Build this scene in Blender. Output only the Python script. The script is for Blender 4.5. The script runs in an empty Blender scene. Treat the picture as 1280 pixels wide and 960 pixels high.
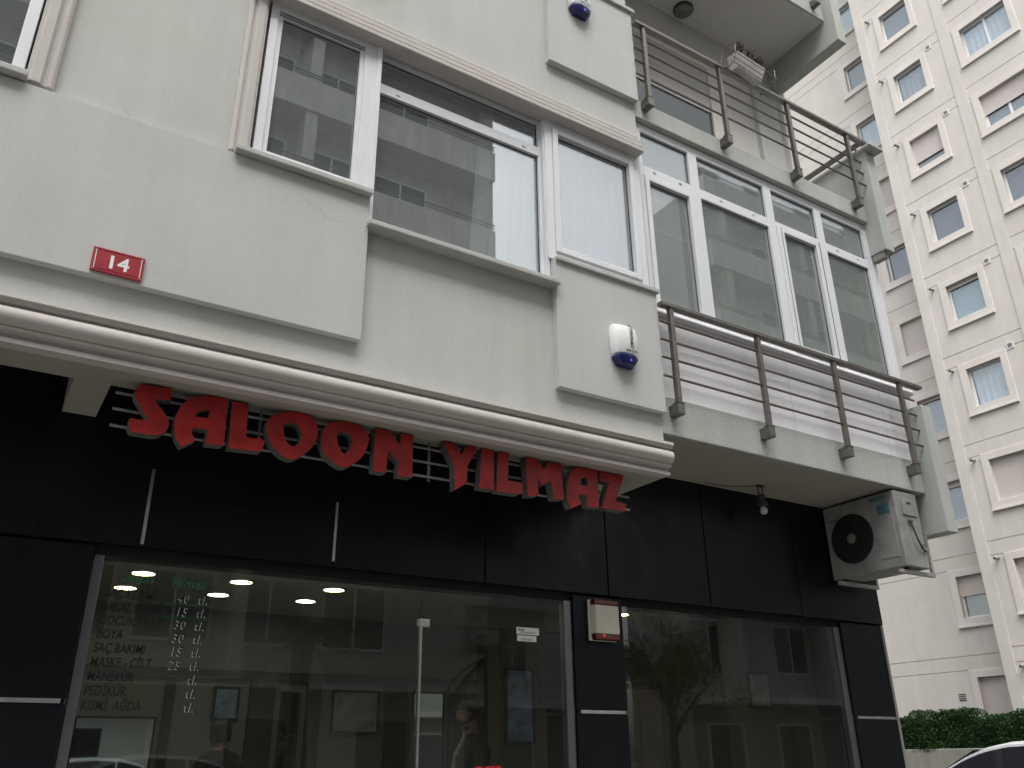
import bpy, bmesh, math, random
from mathutils import Vector, Matrix
random.seed(7)
SC = bpy.context.scene
COL = SC.collection
H = 1.35                                   # eye height; heights below are given above the eye unless named w*
R_ = math.radians

# ------------------------------------------------------------------ camera
YAW, PITCH, ROLL = R_(32.208), R_(23.818), R_(-0.713)
fw = Vector((math.sin(YAW)*math.cos(PITCH), math.cos(YAW)*math.cos(PITCH), math.sin(PITCH)))
rt = Vector((math.cos(YAW), -math.sin(YAW), 0)); up = rt.cross(fw)
rt2 = rt*math.cos(ROLL)+up*math.sin(ROLL); up2 = up*math.cos(ROLL)-rt*math.sin(ROLL)
cam = bpy.data.cameras.new('camera'); camo = bpy.data.objects.new('camera', cam); COL.objects.link(camo)
cam.sensor_width = 36.0; cam.lens = 1063.45/1280*36.0; cam.clip_start = .05; cam.clip_end = 2000
m = Matrix((rt2, up2, -fw)).transposed().to_4x4(); m.translation = Vector((0, 0, H)); camo.matrix_world = m
SC.camera = camo

# ------------------------------------------------------------------ sky, sun, exposure
SUN_EL, SUN_AZ = R_(58), R_(198)           # azimuth: clockwise from +Y, the sun stands behind and left of the camera
world = bpy.data.worlds.new('World'); SC.world = world; world.use_nodes = True
wn = world.node_tree; wn.nodes.clear()
sky = wn.nodes.new('ShaderNodeTexSky'); sky.sky_type = 'NISHITA'; sky.sun_disc = False
sky.sun_elevation = SUN_EL; sky.sun_rotation = SUN_AZ; sky.air_density = 1.0; sky.dust_density = 5.0; sky.ozone_density = 1.0
hs = wn.nodes.new('ShaderNodeHueSaturation'); hs.inputs['Saturation'].default_value = .18
bg = wn.nodes.new('ShaderNodeBackground'); bg.inputs['Strength'].default_value = .15
wo = wn.nodes.new('ShaderNodeOutputWorld')
wn.links.new(sky.outputs[0], hs.inputs['Color']); wn.links.new(hs.outputs[0], bg.inputs[0]); wn.links.new(bg.outputs[0], wo.inputs[0])
sl = bpy.data.lights.new('sun', 'SUN'); sl.energy = 1.2; sl.angle = R_(50); sl.color = (1, .97, .93)
so = bpy.data.objects.new('sun', sl); COL.objects.link(so)
sd = Vector((math.sin(SUN_AZ)*math.cos(SUN_EL), math.cos(SUN_AZ)*math.cos(SUN_EL), math.sin(SUN_EL)))
so.rotation_euler = (-sd).to_track_quat('-Z', 'Y').to_euler(); so.location = (0, -10, 30)
SC.view_settings.view_transform = 'Standard'; SC.view_settings.look = 'None'
SC.view_settings.exposure = 1.15; SC.view_settings.gamma = 1; SC.view_settings.use_curve_mapping = False
SC.render.engine = 'CYCLES'
SC.cycles.caustics_reflective = False; SC.cycles.caustics_refractive = False
SC.cycles.max_bounces = 9; SC.cycles.diffuse_bounces = 4; SC.cycles.glossy_bounces = 5; SC.cycles.transparent_max_bounces = 24
SC.cycles.use_denoising = True

# ------------------------------------------------------------------ materials
MATS = {}
def nt(name):
    mt = bpy.data.materials.new(name); mt.use_nodes = True; MATS[name] = mt
    return mt, mt.node_tree, mt.node_tree.nodes['Principled BSDF']
def coords(t, scale=(1, 1, 1)):
    tc = t.nodes.new('ShaderNodeTexCoord'); mp = t.nodes.new('ShaderNodeMapping'); mp.inputs['Scale'].default_value = scale
    t.links.new(tc.outputs['Object'], mp.inputs[0]); return mp.outputs[0]
def noise(t, vec, scale, detail=4, rough=.55):
    n = t.nodes.new('ShaderNodeTexNoise'); n.inputs['Scale'].default_value = scale
    n.inputs['Detail'].default_value = detail; n.inputs['Roughness'].default_value = rough
    t.links.new(vec, n.inputs['Vector']); return n.outputs[0]
def ramp(t, fac, a, b, ca, cb):
    r = t.nodes.new('ShaderNodeValToRGB'); r.color_ramp.elements[0].position = a; r.color_ramp.elements[1].position = b
    r.color_ramp.elements[0].color = (*ca, 1); r.color_ramp.elements[1].color = (*cb, 1)
    t.links.new(fac, r.inputs[0]); return r.outputs[0]
def mul(t, a, b, fac=1.0):
    x = t.nodes.new('ShaderNodeMix'); x.data_type = 'RGBA'; x.blend_type = 'MULTIPLY'; x.inputs[0].default_value = fac
    t.links.new(a, x.inputs[6]); t.links.new(b, x.inputs[7]); return x.outputs[2]
def bump(t, b, h, strength, dist):
    n = t.nodes.new('ShaderNodeBump'); n.inputs['Strength'].default_value = strength; n.inputs['Distance'].default_value = dist
    t.links.new(h, n.inputs['Height']); t.links.new(n.outputs[0], b.inputs['Normal'])
def k(c, f): return tuple(min(1, v*f) for v in c)
def stucco(name, c, grain=90, bs=.25, bd=.004, streak=.08, blotch=.06, rough=.9, drips=0, cracks=0):
    mt, t, b = nt(name)
    v1 = coords(t); v2 = coords(t, (2.2, 2.2, .22))
    c1 = ramp(t, noise(t, v1, 1.3, 5), .3, .72, k(c, 1-blotch), k(c, 1+blotch*.5))
    c2 = ramp(t, noise(t, v2, 1.5, 6, .72), .30, .62, (1-streak, 1-streak, 1-streak*1.15), (1, 1, 1))
    c3 = ramp(t, noise(t, v1, 38, 3), .3, .7, (.96, .96, .96), (1.0, 1.0, 1.0))
    col = mul(t, mul(t, c1, c2), c3)
    if drips:
        d1 = ramp(t, noise(t, coords(t, (7, 7, .22)), 1.7, 5, .62), .58, .80, (1, 1, 1), (1-drips, 1-drips, 1-drips*1.1)); col = mul(t, col, d1)
        d2 = ramp(t, noise(t, coords(t, (1, 1, 1)), .9, 4, .6), .42, .66, (1, 1, 1), (.985, .98, .955)); col = mul(t, col, d2)
    if cracks:
        wv = t.nodes.new('ShaderNodeMixRGB'); wv.blend_type = 'ADD'; wv.inputs[0].default_value = .16; t.links.new(v1, wv.inputs[1])
        nz = t.nodes.new('ShaderNodeTexNoise'); nz.inputs['Scale'].default_value = 3.5; nz.inputs['Detail'].default_value = 6; t.links.new(v1, nz.inputs['Vector']); t.links.new(nz.outputs['Color'], wv.inputs[2])
        vo = t.nodes.new('ShaderNodeTexVoronoi'); vo.feature = 'DISTANCE_TO_EDGE'; vo.inputs['Scale'].default_value = .8; t.links.new(wv.outputs[0], vo.inputs['Vector'])
        ck = ramp(t, vo.outputs['Distance'], 0, .0035, (.80, .79, .77), (1, 1, 1)); mk = ramp(t, noise(t, v1, .7, 2), .52, .60, (0, 0, 0), (1, 1, 1))
        mm = t.nodes.new('ShaderNodeMix'); mm.data_type = 'RGBA'; mm.blend_type = 'MULTIPLY'; t.links.new(mk, mm.inputs[0]); t.links.new(col, mm.inputs[6]); t.links.new(ck, mm.inputs[7]); col = mm.outputs[2]
    t.links.new(col, b.inputs['Base Color']); b.inputs['Roughness'].default_value = rough
    b.inputs['Specular IOR Level'].default_value = .25
    bump(t, b, noise(t, v1, grain, 3, .6), bs, bd); return mt
def paint(name, c, rough=.4, metal=0, var=.06, vs=6, bs=0, bscale=60, spec=.5):
    mt, t, b = nt(name); v = coords(t)
    t.links.new(ramp(t, noise(t, v, vs, 5, .6), .3, .7, k(c, 1-var), k(c, 1+var)), b.inputs['Base Color'])
    b.inputs['Roughness'].default_value = rough; b.inputs['Metallic'].default_value = metal; b.inputs['Specular IOR Level'].default_value = spec
    if bs: bump(t, b, noise(t, v, bscale, 3), bs, .003)
    return mt
def emis(name, c, s):
    mt, t, b = nt(name); b.inputs['Base Color'].default_value = (*c, 1)
    b.inputs['Emission Color'].default_value = (*c, 1); b.inputs['Emission Strength'].default_value = s; return mt
def glass(name, tint, base, gain, dust=.0, dustc=(.5, .5, .5), ior=1.5):
    mt = bpy.data.materials.new(name); mt.use_nodes = True; t = mt.node_tree; t.nodes.clear(); MATS[name] = mt
    o = t.nodes.new('ShaderNodeOutputMaterial'); tr = t.nodes.new('ShaderNodeBsdfTransparent'); tr.inputs[0].default_value = (*tint, 1)
    gl = t.nodes.new('ShaderNodeBsdfGlossy'); gl.inputs['Roughness'].default_value = 0.0; gl.inputs[0].default_value = (.96, .98, 1, 1)
    lw = t.nodes.new('ShaderNodeLayerWeight'); lw.inputs['Blend'].default_value = .5        # 1-|cos|: the same from both sides of the sheet
    p5 = t.nodes.new('ShaderNodeMath'); p5.operation = 'POWER'; p5.inputs[1].default_value = 5; t.links.new(lw.outputs['Facing'], p5.inputs[0])
    fr = t.nodes.new('ShaderNodeMath'); fr.operation = 'MULTIPLY_ADD'; fr.inputs[1].default_value = .96; fr.inputs[2].default_value = .04; t.links.new(p5.outputs[0], fr.inputs[0])
    ma = t.nodes.new('ShaderNodeMath'); ma.operation = 'MULTIPLY_ADD'; ma.inputs[1].default_value = gain; ma.inputs[2].default_value = base; ma.use_clamp = True
    mx = t.nodes.new('ShaderNodeMixShader')
    t.links.new(fr.outputs[0], ma.inputs[0]); t.links.new(ma.outputs[0], mx.inputs[0]); t.links.new(tr.outputs[0], mx.inputs[1]); t.links.new(gl.outputs[0], mx.inputs[2])
    out = mx.outputs[0]
    if dust > 0:
        df = t.nodes.new('ShaderNodeBsdfDiffuse'); df.inputs[0].default_value = (*dustc, 1)
        f = ramp(t, noise(t, coords(t, (26, 26, .9)), 2.2, 6, .75), .30, .80, (dust*.55,)*3, (dust,)*3)
        m2 = t.nodes.new('ShaderNodeMixShader'); t.links.new(f, m2.inputs[0]); t.links.new(out, m2.inputs[1]); t.links.new(df.outputs[0], m2.inputs[2]); out = m2.outputs[0]
    t.links.new(out, o.inputs[0]); return mt
stucco('stucco', (.535, .543, .525), drips=.045, cracks=1)
stucco('stucco_panel', (.53, .538, .532), streak=.06, drips=.05, cracks=1)
stucco('stucco_slab', (.47, .492, .466), grain=70, bs=.7, bd=.008, streak=.12, blotch=.09, drips=.10)
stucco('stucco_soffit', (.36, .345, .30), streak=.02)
stucco('moulding', (.545, .515, .49), grain=140, bs=.12, bd=.002, streak=.07)
stucco('sill_stone', (.50, .50, .48), grain=120, bs=.2, streak=.15)
stucco('tower_wall', (.635, .605, .565), grain=40, bs=.15, bd=.01, streak=.07, blotch=.05, drips=.05)
stucco('tower_trim', (.685, .645, .605), grain=40, bs=.1, bd=.004, streak=.05)
stucco('balcony_panel', (.80, .785, .81), grain=200, bs=.05, bd=.001, streak=.04, blotch=.03)
stucco('interior_wall', (.42, .42, .40), streak=.03)
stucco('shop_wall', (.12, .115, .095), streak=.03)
stucco('shop_partition', (.20, .20, .19), streak=.03)
stucco('shop_ceiling', (.52, .51, .47), streak=.02)
stucco('balcony_back', (.62, .60, .57), streak=.04)
stucco('concrete', (.32, .31, .28), grain=60, bs=.4, streak=.3)
stucco('asphalt', (.055, .055, .056), grain=160, bs=.5, streak=.05, blotch=.2)
stucco('paving', (.30, .29, .27), grain=80, bs=.3, streak=.04, blotch=.15)
stucco('opp_wall', (.56, .56, .53), streak=.25, blotch=.2); stucco('opp_band', (.72, .72, .69), streak=.25, blotch=.15)
stucco('opp_wall_b', (.52, .53, .52), streak=.12); stucco('opp_white', (.74, .74, .72), streak=.05)
paint('pvc', (.70, .71, .735), .35, var=.035, vs=3); paint('pvc_shade', (.55, .56, .58), .4, var=.05)
paint('rubber', (.012, .012, .013), .6)
paint('rail_metal', (.155, .145, .13), .38, .55, var=.18, vs=12, bs=.08, bscale=90)
paint('steel', (.55, .55, .54), .3, .9, var=.15, vs=18); paint('rod_steel', (.34, .34, .33), .4, .7, var=.25, vs=14); paint('alu_frame', (.17, .175, .19), .35, .7, var=.08)
mt_, t_, b_ = nt('cladding'); v_ = coords(t_)
t_.links.new(ramp(t_, noise(t_, v_, 2.2, 6, .65), .3, .75, (.0035, .005, .007), (.0068, .0088, .0115)), b_.inputs['Base Color']); b_.inputs['Specular IOR Level'].default_value = .2
t_.links.new(ramp(t_, noise(t_, coords(t_, (1, 1, .5)), 3.5, 6, .7), .3, .75, (.24, .24, .24), (.52, .52, .52)), b_.inputs['Roughness'])
paint('dark_gap', (.004, .004, .004), .9)
paint('sign_red', (.33, .019, .017), .42, var=.3, vs=7, spec=.3); paint('sign_return', (.20, .195, .185), .45, .4, var=.15, vs=14)
paint('plate_red', (.33, .028, .040), .35, var=.12, vs=14); paint('white_ink', (.78, .78, .78), .5, var=.03)
paint('siren_white', (.76, .78, .77), .28, var=.03); paint('siren_cream', (.62, .60, .50), .4, var=.05); paint('siren_blue', (.008, .011, .10), .3, var=.3, vs=30)
paint('siren_red', (.10, .006, .008), .2, var=.2); paint('ink', (.01, .01, .012), .5)
paint('ink_green', (.01, .16, .07), .5); paint('ink_red', (.5, .015, .03), .5)
paint('ac_body', (.25, .25, .24), .55, var=.25, vs=5); paint('ac_dark', (.02, .02, .021), .5); paint('ac_hub', (.17, .165, .14), .5); paint('ac_label', (.07, .16, .19), .5, var=.4, vs=25)
paint('bracket', (.36, .36, .34), .5, .2, var=.3, vs=30); paint('cable', (.015, .015, .016), .5); paint('pipe_wrap', (.30, .28, .25), .9, var=.5, vs=60)
paint('lamp_glass', (.13, .13, .12), .3); paint('lamp_metal', (.06, .05, .045), .5, .4, var=.5, vs=30); paint('bulb', (.55, .56, .60), .15)
paint('planter', (.47, .45, .43), .7, var=.25); paint('dead_twig', (.085, .052, .04), .9, var=.4, vs=30); paint('soil', (.05, .035, .025), .95)
paint('shutter', (.55, .50, .47), .55, var=.04); paint('shutter_grey', (.46, .44, .42), .6, var=.05); paint('ochre_blind', (.34, .32, .22), .8, var=.06)
paint('curtain', (.44, .46, .49), .9, var=.04); paint('curtain_pale', (.72, .77, .80), .9, var=.05); paint('blind_dark', (.14, .15, .185), .8, var=.08); paint('blind_slate', (.28, .31, .33), .8, var=.06); paint('blind_blue', (.38, .52, .56), .8, var=.05)
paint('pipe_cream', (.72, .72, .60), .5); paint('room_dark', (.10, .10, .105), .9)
paint('mirror', (.80, .82, .82), .02, 1.0, var=.01); paint('frame_black', (.012, .012, .013), .4)
paint('art_blue', (.16, .22, .30), .6, var=.6, vs=9); paint('art_grey', (.30, .30, .29), .6, var=.5, vs=7)
paint('car_white', (.72, .74, .78), .18, var=.01); paint('tyre', (.02, .02, .02), .85); paint('rim', (.5, .5, .52), .3, .9); paint('lamp_red', (.3, .01, .01), .2); paint('lamp_clear', (.7, .72, .75), .1); paint('black_plastic', (.018, .018, .02), .5)
paint('skin', (.24, .14, .10), .55); paint('hair', (.012, .01, .009), .6); paint('jacket', (.014, .015, .018), .8); paint('shirt', (.30, .30, .31), .85); paint('trousers', (.03, .035, .05), .85); paint('shoe', (.015, .013, .012), .5)
paint('bark', (.12, .09, .065), .95, var=.4, vs=14, bs=.6, bscale=25); paint('frond', (.035, .065, .02), .6, var=.35, vs=5); paint('leaf_hedge', (.020, .048, .012), .8, var=.6, vs=7, spec=.2); paint('leaf_yellow', (.20, .19, .03), .6, var=.35, vs=4); paint('board_dark', (.030, .026, .022), .5, var=.3, vs=4); paint('wood', (.14, .08, .045), .6, var=.3)
glass('glass_window', (.92, .94, .94), .14, 1.8, dust=.15, dustc=(.52, .56, .56))
glass('glass_balcony', (.84, .88, .86), .10, 1.8, dust=.30, dustc=(.50, .54, .52))
glass('glass_shop', (.83, .85, .835), .0, .92, dust=.02, dustc=(.4, .4, .35))
glass('glass_tower', (.92, .95, .97), .05, 1.6, dust=.04, dustc=(.5, .55, .6))
glass('glass_car', (.10, .11, .13), .02, 1.1)
emis('lamp_warm', (1, .80, .40), 9.0); emis('lamp_cool', (.84, 1, .92), 9.0); emis('led_blue', (.12, .12, 1), 1.0); emis('led_red', (1, .03, .02), 1.2)

# ------------------------------------------------------------------ mesh helpers
ORG = {}
class MB:
    def __init__(s): s.v = []; s.f = []
    def add(s, vs, fs):
        o = len(s.v); s.v += [tuple(v) for v in vs]; s.f += [tuple(i+o for i in f) for f in fs]; return s
    def box(s, x0, x1, y0, y1, z0, z1):
        vs = [(x, y, z) for z in (z0, z1) for y in (y0, y1) for x in (x0, x1)]
        return s.add(vs, [(0, 2, 3, 1), (4, 5, 7, 6), (0, 1, 5, 4), (2, 6, 7, 3), (0, 4, 6, 2), (1, 3, 7, 5)])
    def quad(s, *p): return s.add(p, [tuple(range(len(p)))])
    def tube(s, pts, r, n=8, cap=True):
        pts = [Vector(p) for p in pts]; rs = r if isinstance(r, (list, tuple)) else [r]*len(pts)
        rings = []; prev = None
        for i, p in enumerate(pts):
            d = (pts[min(i+1, len(pts)-1)]-pts[max(i-1, 0)]).normalized()
            a = prev if prev is not None else (Vector((0, 0, 1)) if abs(d.z) < .9 else Vector((1, 0, 0)))
            a = (a-d*a.dot(d)).normalized(); prev = a; b = d.cross(a)
            rings.append([p+(a*math.cos(2*math.pi*j/n)+b*math.sin(2*math.pi*j/n))*rs[i] for j in range(n)])
        vs = [v for rg in rings for v in rg]; fs = []
        for i in range(len(rings)-1):
            for j in range(n): fs.append((i*n+j, i*n+(j+1) % n, (i+1)*n+(j+1) % n, (i+1)*n+j))
        if cap: fs += [tuple(range(n))[::-1], tuple((len(rings)-1)*n+j for j in range(n))]
        return s.add(vs, fs)
    def sweepx(s, prof, x0, x1, closed=True):
        n = len(prof); vs = [(x, y, z) for x in (x0, x1) for (y, z) in prof]
        fs = [(i, (i+1) % n, n+(i+1) % n, n+i) for i in range(n if closed else n-1)]
        if closed: fs += [tuple(range(n))[::-1], tuple(range(n, 2*n))]
        return s.add(vs, fs)
    def lathe(s, prof, c, axis='z', n=24):
        vs = []; fs = []
        for (r, h) in prof:
            for j in range(n):
                a = 2*math.pi*j/n; u, w = r*math.cos(a), r*math.sin(a)
                vs.append((c[0]+u, c[1]+w, c[2]+h) if axis == 'z' else ((c[0]+h, c[1]+u, c[2]+w) if axis == 'x' else (c[0]+u, c[1]+h, c[2]+w)))
        for i in range(len(prof)-1):
            for j in range(n): fs.append((i*n+j, i*n+(j+1) % n, (i+1)*n+(j+1) % n, (i+1)*n+j))
        fs += [tuple(range(n))[::-1], tuple((len(prof)-1)*n+j for j in range(n))]
        return s.add(vs, fs)
def link(name, me, mat, parent=None, org=None):
    o = bpy.data.objects.new(name, me); COL.objects.link(o)
    if mat and not me.materials: me.materials.append(MATS[mat])
    if parent: o.parent = parent; ORG[o.name] = ORG[parent.name]
    else:
        ORG[o.name] = Vector(org or (0, 0, 0)); o.location = ORG[o.name]
    return o
def obj(name, mb, mat, parent=None, org=None, bevel=0, smooth=False, seg=2):
    O = ORG[parent.name] if parent else Vector(org or (0, 0, 0))
    me = bpy.data.meshes.new(name); me.from_pydata([tuple(Vector(v)-O) for v in mb.v], [], mb.f); me.update()
    bm = bmesh.new(); bm.from_mesh(me); bmesh.ops.recalc_face_normals(bm, faces=bm.faces)
    if bevel:
        es = [e for e in bm.edges if len(e.link_faces) == 2 and e.calc_face_angle(0) > .6]
        bmesh.ops.bevel(bm, geom=es, offset=bevel, segments=seg, profile=.6, affect='EDGES', clamp_overlap=True)
    bm.to_mesh(me); bm.free()
    if smooth:
        for p in me.polygons: p.use_smooth = True
        try: me.set_sharp_from_angle(angle=R_(38))
        except Exception: pass
    return link(name, me, mat, parent, org)
def box(name, b, mat, parent=None, org=None, bevel=.004):
    return obj(name, MB().box(*b), mat, parent, org, bevel)
def tag(o, label, cat, group=None, kind=None):
    if label: o['label'] = label
    if cat: o['category'] = cat
    if group: o['group'] = group
    if kind: o['kind'] = kind
    return o
def thing(name, loc, label, cat, group=None):
    o = bpy.data.objects.new(name, None); COL.objects.link(o); o.location = loc; o.empty_display_size = .1; ORG[o.name] = Vector(loc)
    return tag(o, label, cat, group)
def wall(mb, axis, pos, u0, u1, v0, v1, holes):
    """a wall skin facing -axis with rectangular holes (ua, ub, va, vb, depth, closed) that have reveals"""
    us = sorted({u0, u1, *[min(max(h[i], u0), u1) for h in holes for i in (0, 1)]}); vs = sorted({v0, v1, *[min(max(h[i], v0), v1) for h in holes for i in (2, 3)]})
    P = (lambda u, v, d=0: (u, pos+d, v)) if axis == 'y' else (lambda u, v, d=0: (pos+d, u, v))
    for a, b in zip(us, us[1:]):
        run = None
        for c, d in zip(vs, vs[1:]):
            mu, mv = (a+b)/2, (c+d)/2
            inside = any(h[0] < mu < h[1] and h[2] < mv < h[3] for h in holes)
            if not inside:
                run = (run[0] if run else c, d)
            if (inside or d == vs[-1]) and run:
                mb.quad(P(a, run[0]), P(b, run[0]), P(b, run[1]), P(a, run[1])); run = None
    for (ua, ub, va, vb, dp, cl) in holes:
        mb.quad(P(ua, va), P(ua, vb), P(ua, vb, dp), P(ua, va, dp)); mb.quad(P(ub, va), P(ub, va, dp), P(ub, vb, dp), P(ub, vb))
        mb.quad(P(ua, va), P(ua, va, dp), P(ub, va, dp), P(ub, va)); mb.quad(P(ua, vb), P(ub, vb), P(ub, vb, dp), P(ua, vb, dp))
        if cl: mb.quad(P(ua, va, dp), P(ua, vb, dp), P(ub, vb, dp), P(ub, va, dp))
    return mb
def room(mb, x0, x1, y0, y1, z0, z1):
    """five inner faces, open towards -y"""
    mb.quad((x0, y1, z0), (x1, y1, z0), (x1, y1, z1), (x0, y1, z1)); mb.quad((x0, y0, z0), (x0, y1, z0), (x0, y1, z1), (x0, y0, z1)); mb.quad((x1, y0, z0), (x1, y1, z0), (x1, y1, z1), (x1, y0, z1))
    mb.quad((x0, y0, z0), (x1, y0, z0), (x1, y1, z0), (x0, y1, z0)); mb.quad((x0, y0, z1), (x1, y0, z1), (x1, y1, z1), (x0, y1, z1)); return mb
def text(name, s, size, mat, parent, loc, rot=(math.pi/2, 0, 0), extrude=.0008, align='LEFT', shear=0, offset=0, sx=1, vert='BOTTOM_BASELINE', bold=0, space=1):
    c = bpy.data.curves.new(name, 'FONT'); c.body = s; c.size = size; c.extrude = extrude; c.align_x = align; c.shear = shear; c.offset = offset+bold; c.resolution_u = 3; c.space_character = space
    if vert == 'CENTER': c.align_y = 'CENTER'
    o = bpy.data.objects.new(name+'_tmp', c); COL.objects.link(o); dg = bpy.context.evaluated_depsgraph_get()
    me = bpy.data.meshes.new_from_object(o.evaluated_get(dg)); bpy.data.objects.remove(o); bpy.data.curves.remove(c)
    O = ORG[parent.name] if parent else Vector((0, 0, 0))
    M = Matrix.Translation(Vector(loc)-O) @ __import__('mathutils').Euler(rot).to_matrix().to_4x4() @ Matrix.Diagonal((sx, 1, 1, 1))
    me.transform(M); me.materials.clear(); return link(name, me, mat, parent)

# ================================================================== SETTING
def ring(x0, x1, y0, y1, z): return MB().quad((x0, y0, z), (x1, y0, z), (x1, y1, z), (x0, y1, z))
tag(obj('ground', ring(-300, 300, -300, 300, -.13), 'asphalt'), 'dark asphalt ground around the buildings', 'ground', kind='structure')
tag(obj('road', ring(-60, 60, -6.4, .2, -.126), 'asphalt'), 'asphalt street running past the salon', 'road', kind='structure')
pv = tag(box('pavement', (-40, 8.3, .4, 5.6, -.125, 0), 'paving', bevel=.02), 'grey pavement in front of the salon', 'pavement', kind='structure')
tag(box('pavement', (-40, 45, -10.9, -6.6, -.125, 0), 'paving', bevel=.02), 'grey pavement across the street', 'pavement', kind='structure')
tag(obj('road', ring(8.6, 19.5, -6, 60, -.122), 'asphalt'), 'side street between salon building and tower', 'road', kind='structure')

# ================================================================== THE SALON BUILDING
YW, YP, YB = 4.405, 4.35, 5.20
S = 2.975
B = thing('corner_building', (0, YB, 0), 'pale grey stucco apartment building with black clad salon on the ground floor', 'building')
z = lambda a: a+H
# --- front wall of the projecting upper floors
holes = [(-1.7, -.335, z(3.43), z(4.70), .2, 0), (.885, 1.621, z(3.40), z(4.70), .2, 0), (1.69, 3.105, z(3.16), z(4.70), .2, 0), (3.105, 4.07, z(3.38), z(4.70), .2, 0)]
w = MB(); wall(w, 'y', YW, -7, 4.09, z(1.9), z(16), holes)
w.quad((4.09, YW, z(2.0)), (4.09, 5.25, z(2.0)), (4.09, 5.25, z(16)), (4.09, YW, z(16)))
w.quad((-7, YW, z(1.9)), (-7, 21, z(1.9)), (-7, 21, z(16)), (-7, YW, z(16)))
w.quad((-7, YW, z(16)), (4.09, YW, z(16)), (4.09, 21, z(16)), (-7, 21, z(16)))  # unseen height and depth enlarged to block sky from the lower tower
obj('wall', w, 'stucco', B)
w = MB(); w.box(4.09, 7.42, 5.30, 21, z(5.2), z(16)).box(4.09, 7.42, 5.22, 21, z(2.2), z(5.2)); obj('back_wall', w, 'balcony_back', B)
w = MB(); w.quad((-7, 21, 0), (7.42, 21, 0), (7.42, 21, z(16)), (-7, 21, z(16))); w.quad((7.42, 5.21, 0), (7.42, 21, 0), (7.42, 21, z(2.2)), (7.42, 5.21, z(2.2))); w.quad((-7, 5.2, 0), (-7, 21, 0), (-7, 21, z(2.2)), (-7, 5.2, z(2.2)))  # rear and sides pushed back out of view, shading the tower foot
obj('wall', w, 'stucco', B)
# --- proud stucco panels
for (a, b_, c, d) in [(-7, 1.669, 2.32, 3.352), (3.128, 4.094, 2.342, 3.36), (-7, 1.669, 2.32+S, 3.352+S), (3.146, 4.094, 5.305, 6.345)]:
    box('wall_panel', (a, b_, YP, YW+.02, z(c), z(d)), 'stucco_panel', B, bevel=.0015)
# --- ground floor cornice with its beam, soffit strip and cross beams
cp = [(4.44, 2.095), (4.302, 2.087), (4.300, 2.066), (4.314, 2.060), (4.316, 2.047), (4.340, 2.040), (4.338, 2.033)]
for i in range(0, 21):
    a = math.pi*(.62-1.24*i/20); cp.append((4.352-.050*math.cos(a), 1.985+.049*math.sin(a)))
cp += [(4.352, 1.938), (4.344, 1.932), (4.344, 1.916), (4.352, 1.914), (4.378, 1.906), (4.386, 1.894), (4.382, 1.884), (4.362, 1.880), (4.362, 1.857), (4.44, 1.8575)]
mc = MB().sweepx([(y, z(q)) for y, q in cp], -7, 4.085); co = obj('cornice', mc, 'moulding', B)
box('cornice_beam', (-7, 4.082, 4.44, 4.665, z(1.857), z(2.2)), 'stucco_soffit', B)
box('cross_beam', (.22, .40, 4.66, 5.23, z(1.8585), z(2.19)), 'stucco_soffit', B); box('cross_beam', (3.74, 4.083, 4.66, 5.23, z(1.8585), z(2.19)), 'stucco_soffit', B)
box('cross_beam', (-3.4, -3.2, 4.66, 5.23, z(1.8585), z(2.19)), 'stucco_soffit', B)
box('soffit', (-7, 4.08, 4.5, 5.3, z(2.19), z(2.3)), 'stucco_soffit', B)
# --- window surrounds
hp = [(4.43, 4.905), (4.345, 4.90), (4.343, 4.866), (4.362, 4.862), (4.362, 4.850), (4.330, 4.846), (4.326, 4.840), (4.326, 4.806), (4.346, 4.802), (4.346, 4.790), (4.314, 4.786), (4.310, 4.780), (4.310, 4.748), (4.330, 4.744), (4.330, 4.732), (4.300, 4.728), (4.295, 4.722), (4.295, 4.692), (4.303, 4.684), (4.43, 4.684)]
obj('head_moulding', MB().sweepx([(y, z(q)) for y, q in hp], .757, 4.055), 'moulding', B, bevel=.002)
obj('head_moulding', MB().sweepx([(y, z(q)) for y, q in hp], -2, -.19), 'moulding', B, bevel=.002)
def jamb(x0, x1, z0, z1, flip=1):
    pr = [(0, 4.43), (0, 4.375), (.12, 4.362), (.22, 4.362), (.28, 4.372), (.40, 4.372), (.52, 4.352), (.86, 4.352), (.90, 4.362), (1, 4.362), (1, 4.43)]
    if flip < 0: pr = [(1-a, y) for a, y in pr][::-1]
    n = len(pr); vs = [(x0+(x1-x0)*a, y, q) for q in (z0, z1) for a, y in pr]
    return MB().add(vs, [(i, (i+1) % n, n+(i+1) % n, n+i) for i in range(n)]+[tuple(range(n)), tuple(range(n, 2*n))])
obj('jamb_moulding', jamb(.757, .878, z(3.385), z(4.684)), 'moulding', B, bevel=.002); obj('jamb_moulding', jamb(-.325, -.19, z(3.385), z(4.684), -1), 'moulding', B, bevel=.002)
# --- sills
for (a, b_, y0, t0, t1) in [(.79, 1.672, 4.30, 3.355, 3.392), (1.655, 3.14, 4.30, 3.128, 3.165), (3.13, 4.115, 4.325, 3.352, 3.385), (-1.8, -.318, 4.30, 3.362, 3.402), (3.148, 4.125, 4.325, 6.345, 6.385)]:
    box('window_sill', (a, b_, y0, 4.43 if t0 > 3.2 else 4.5, z(t0), z(t1)), 'sill_stone', B, bevel=.006)
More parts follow.
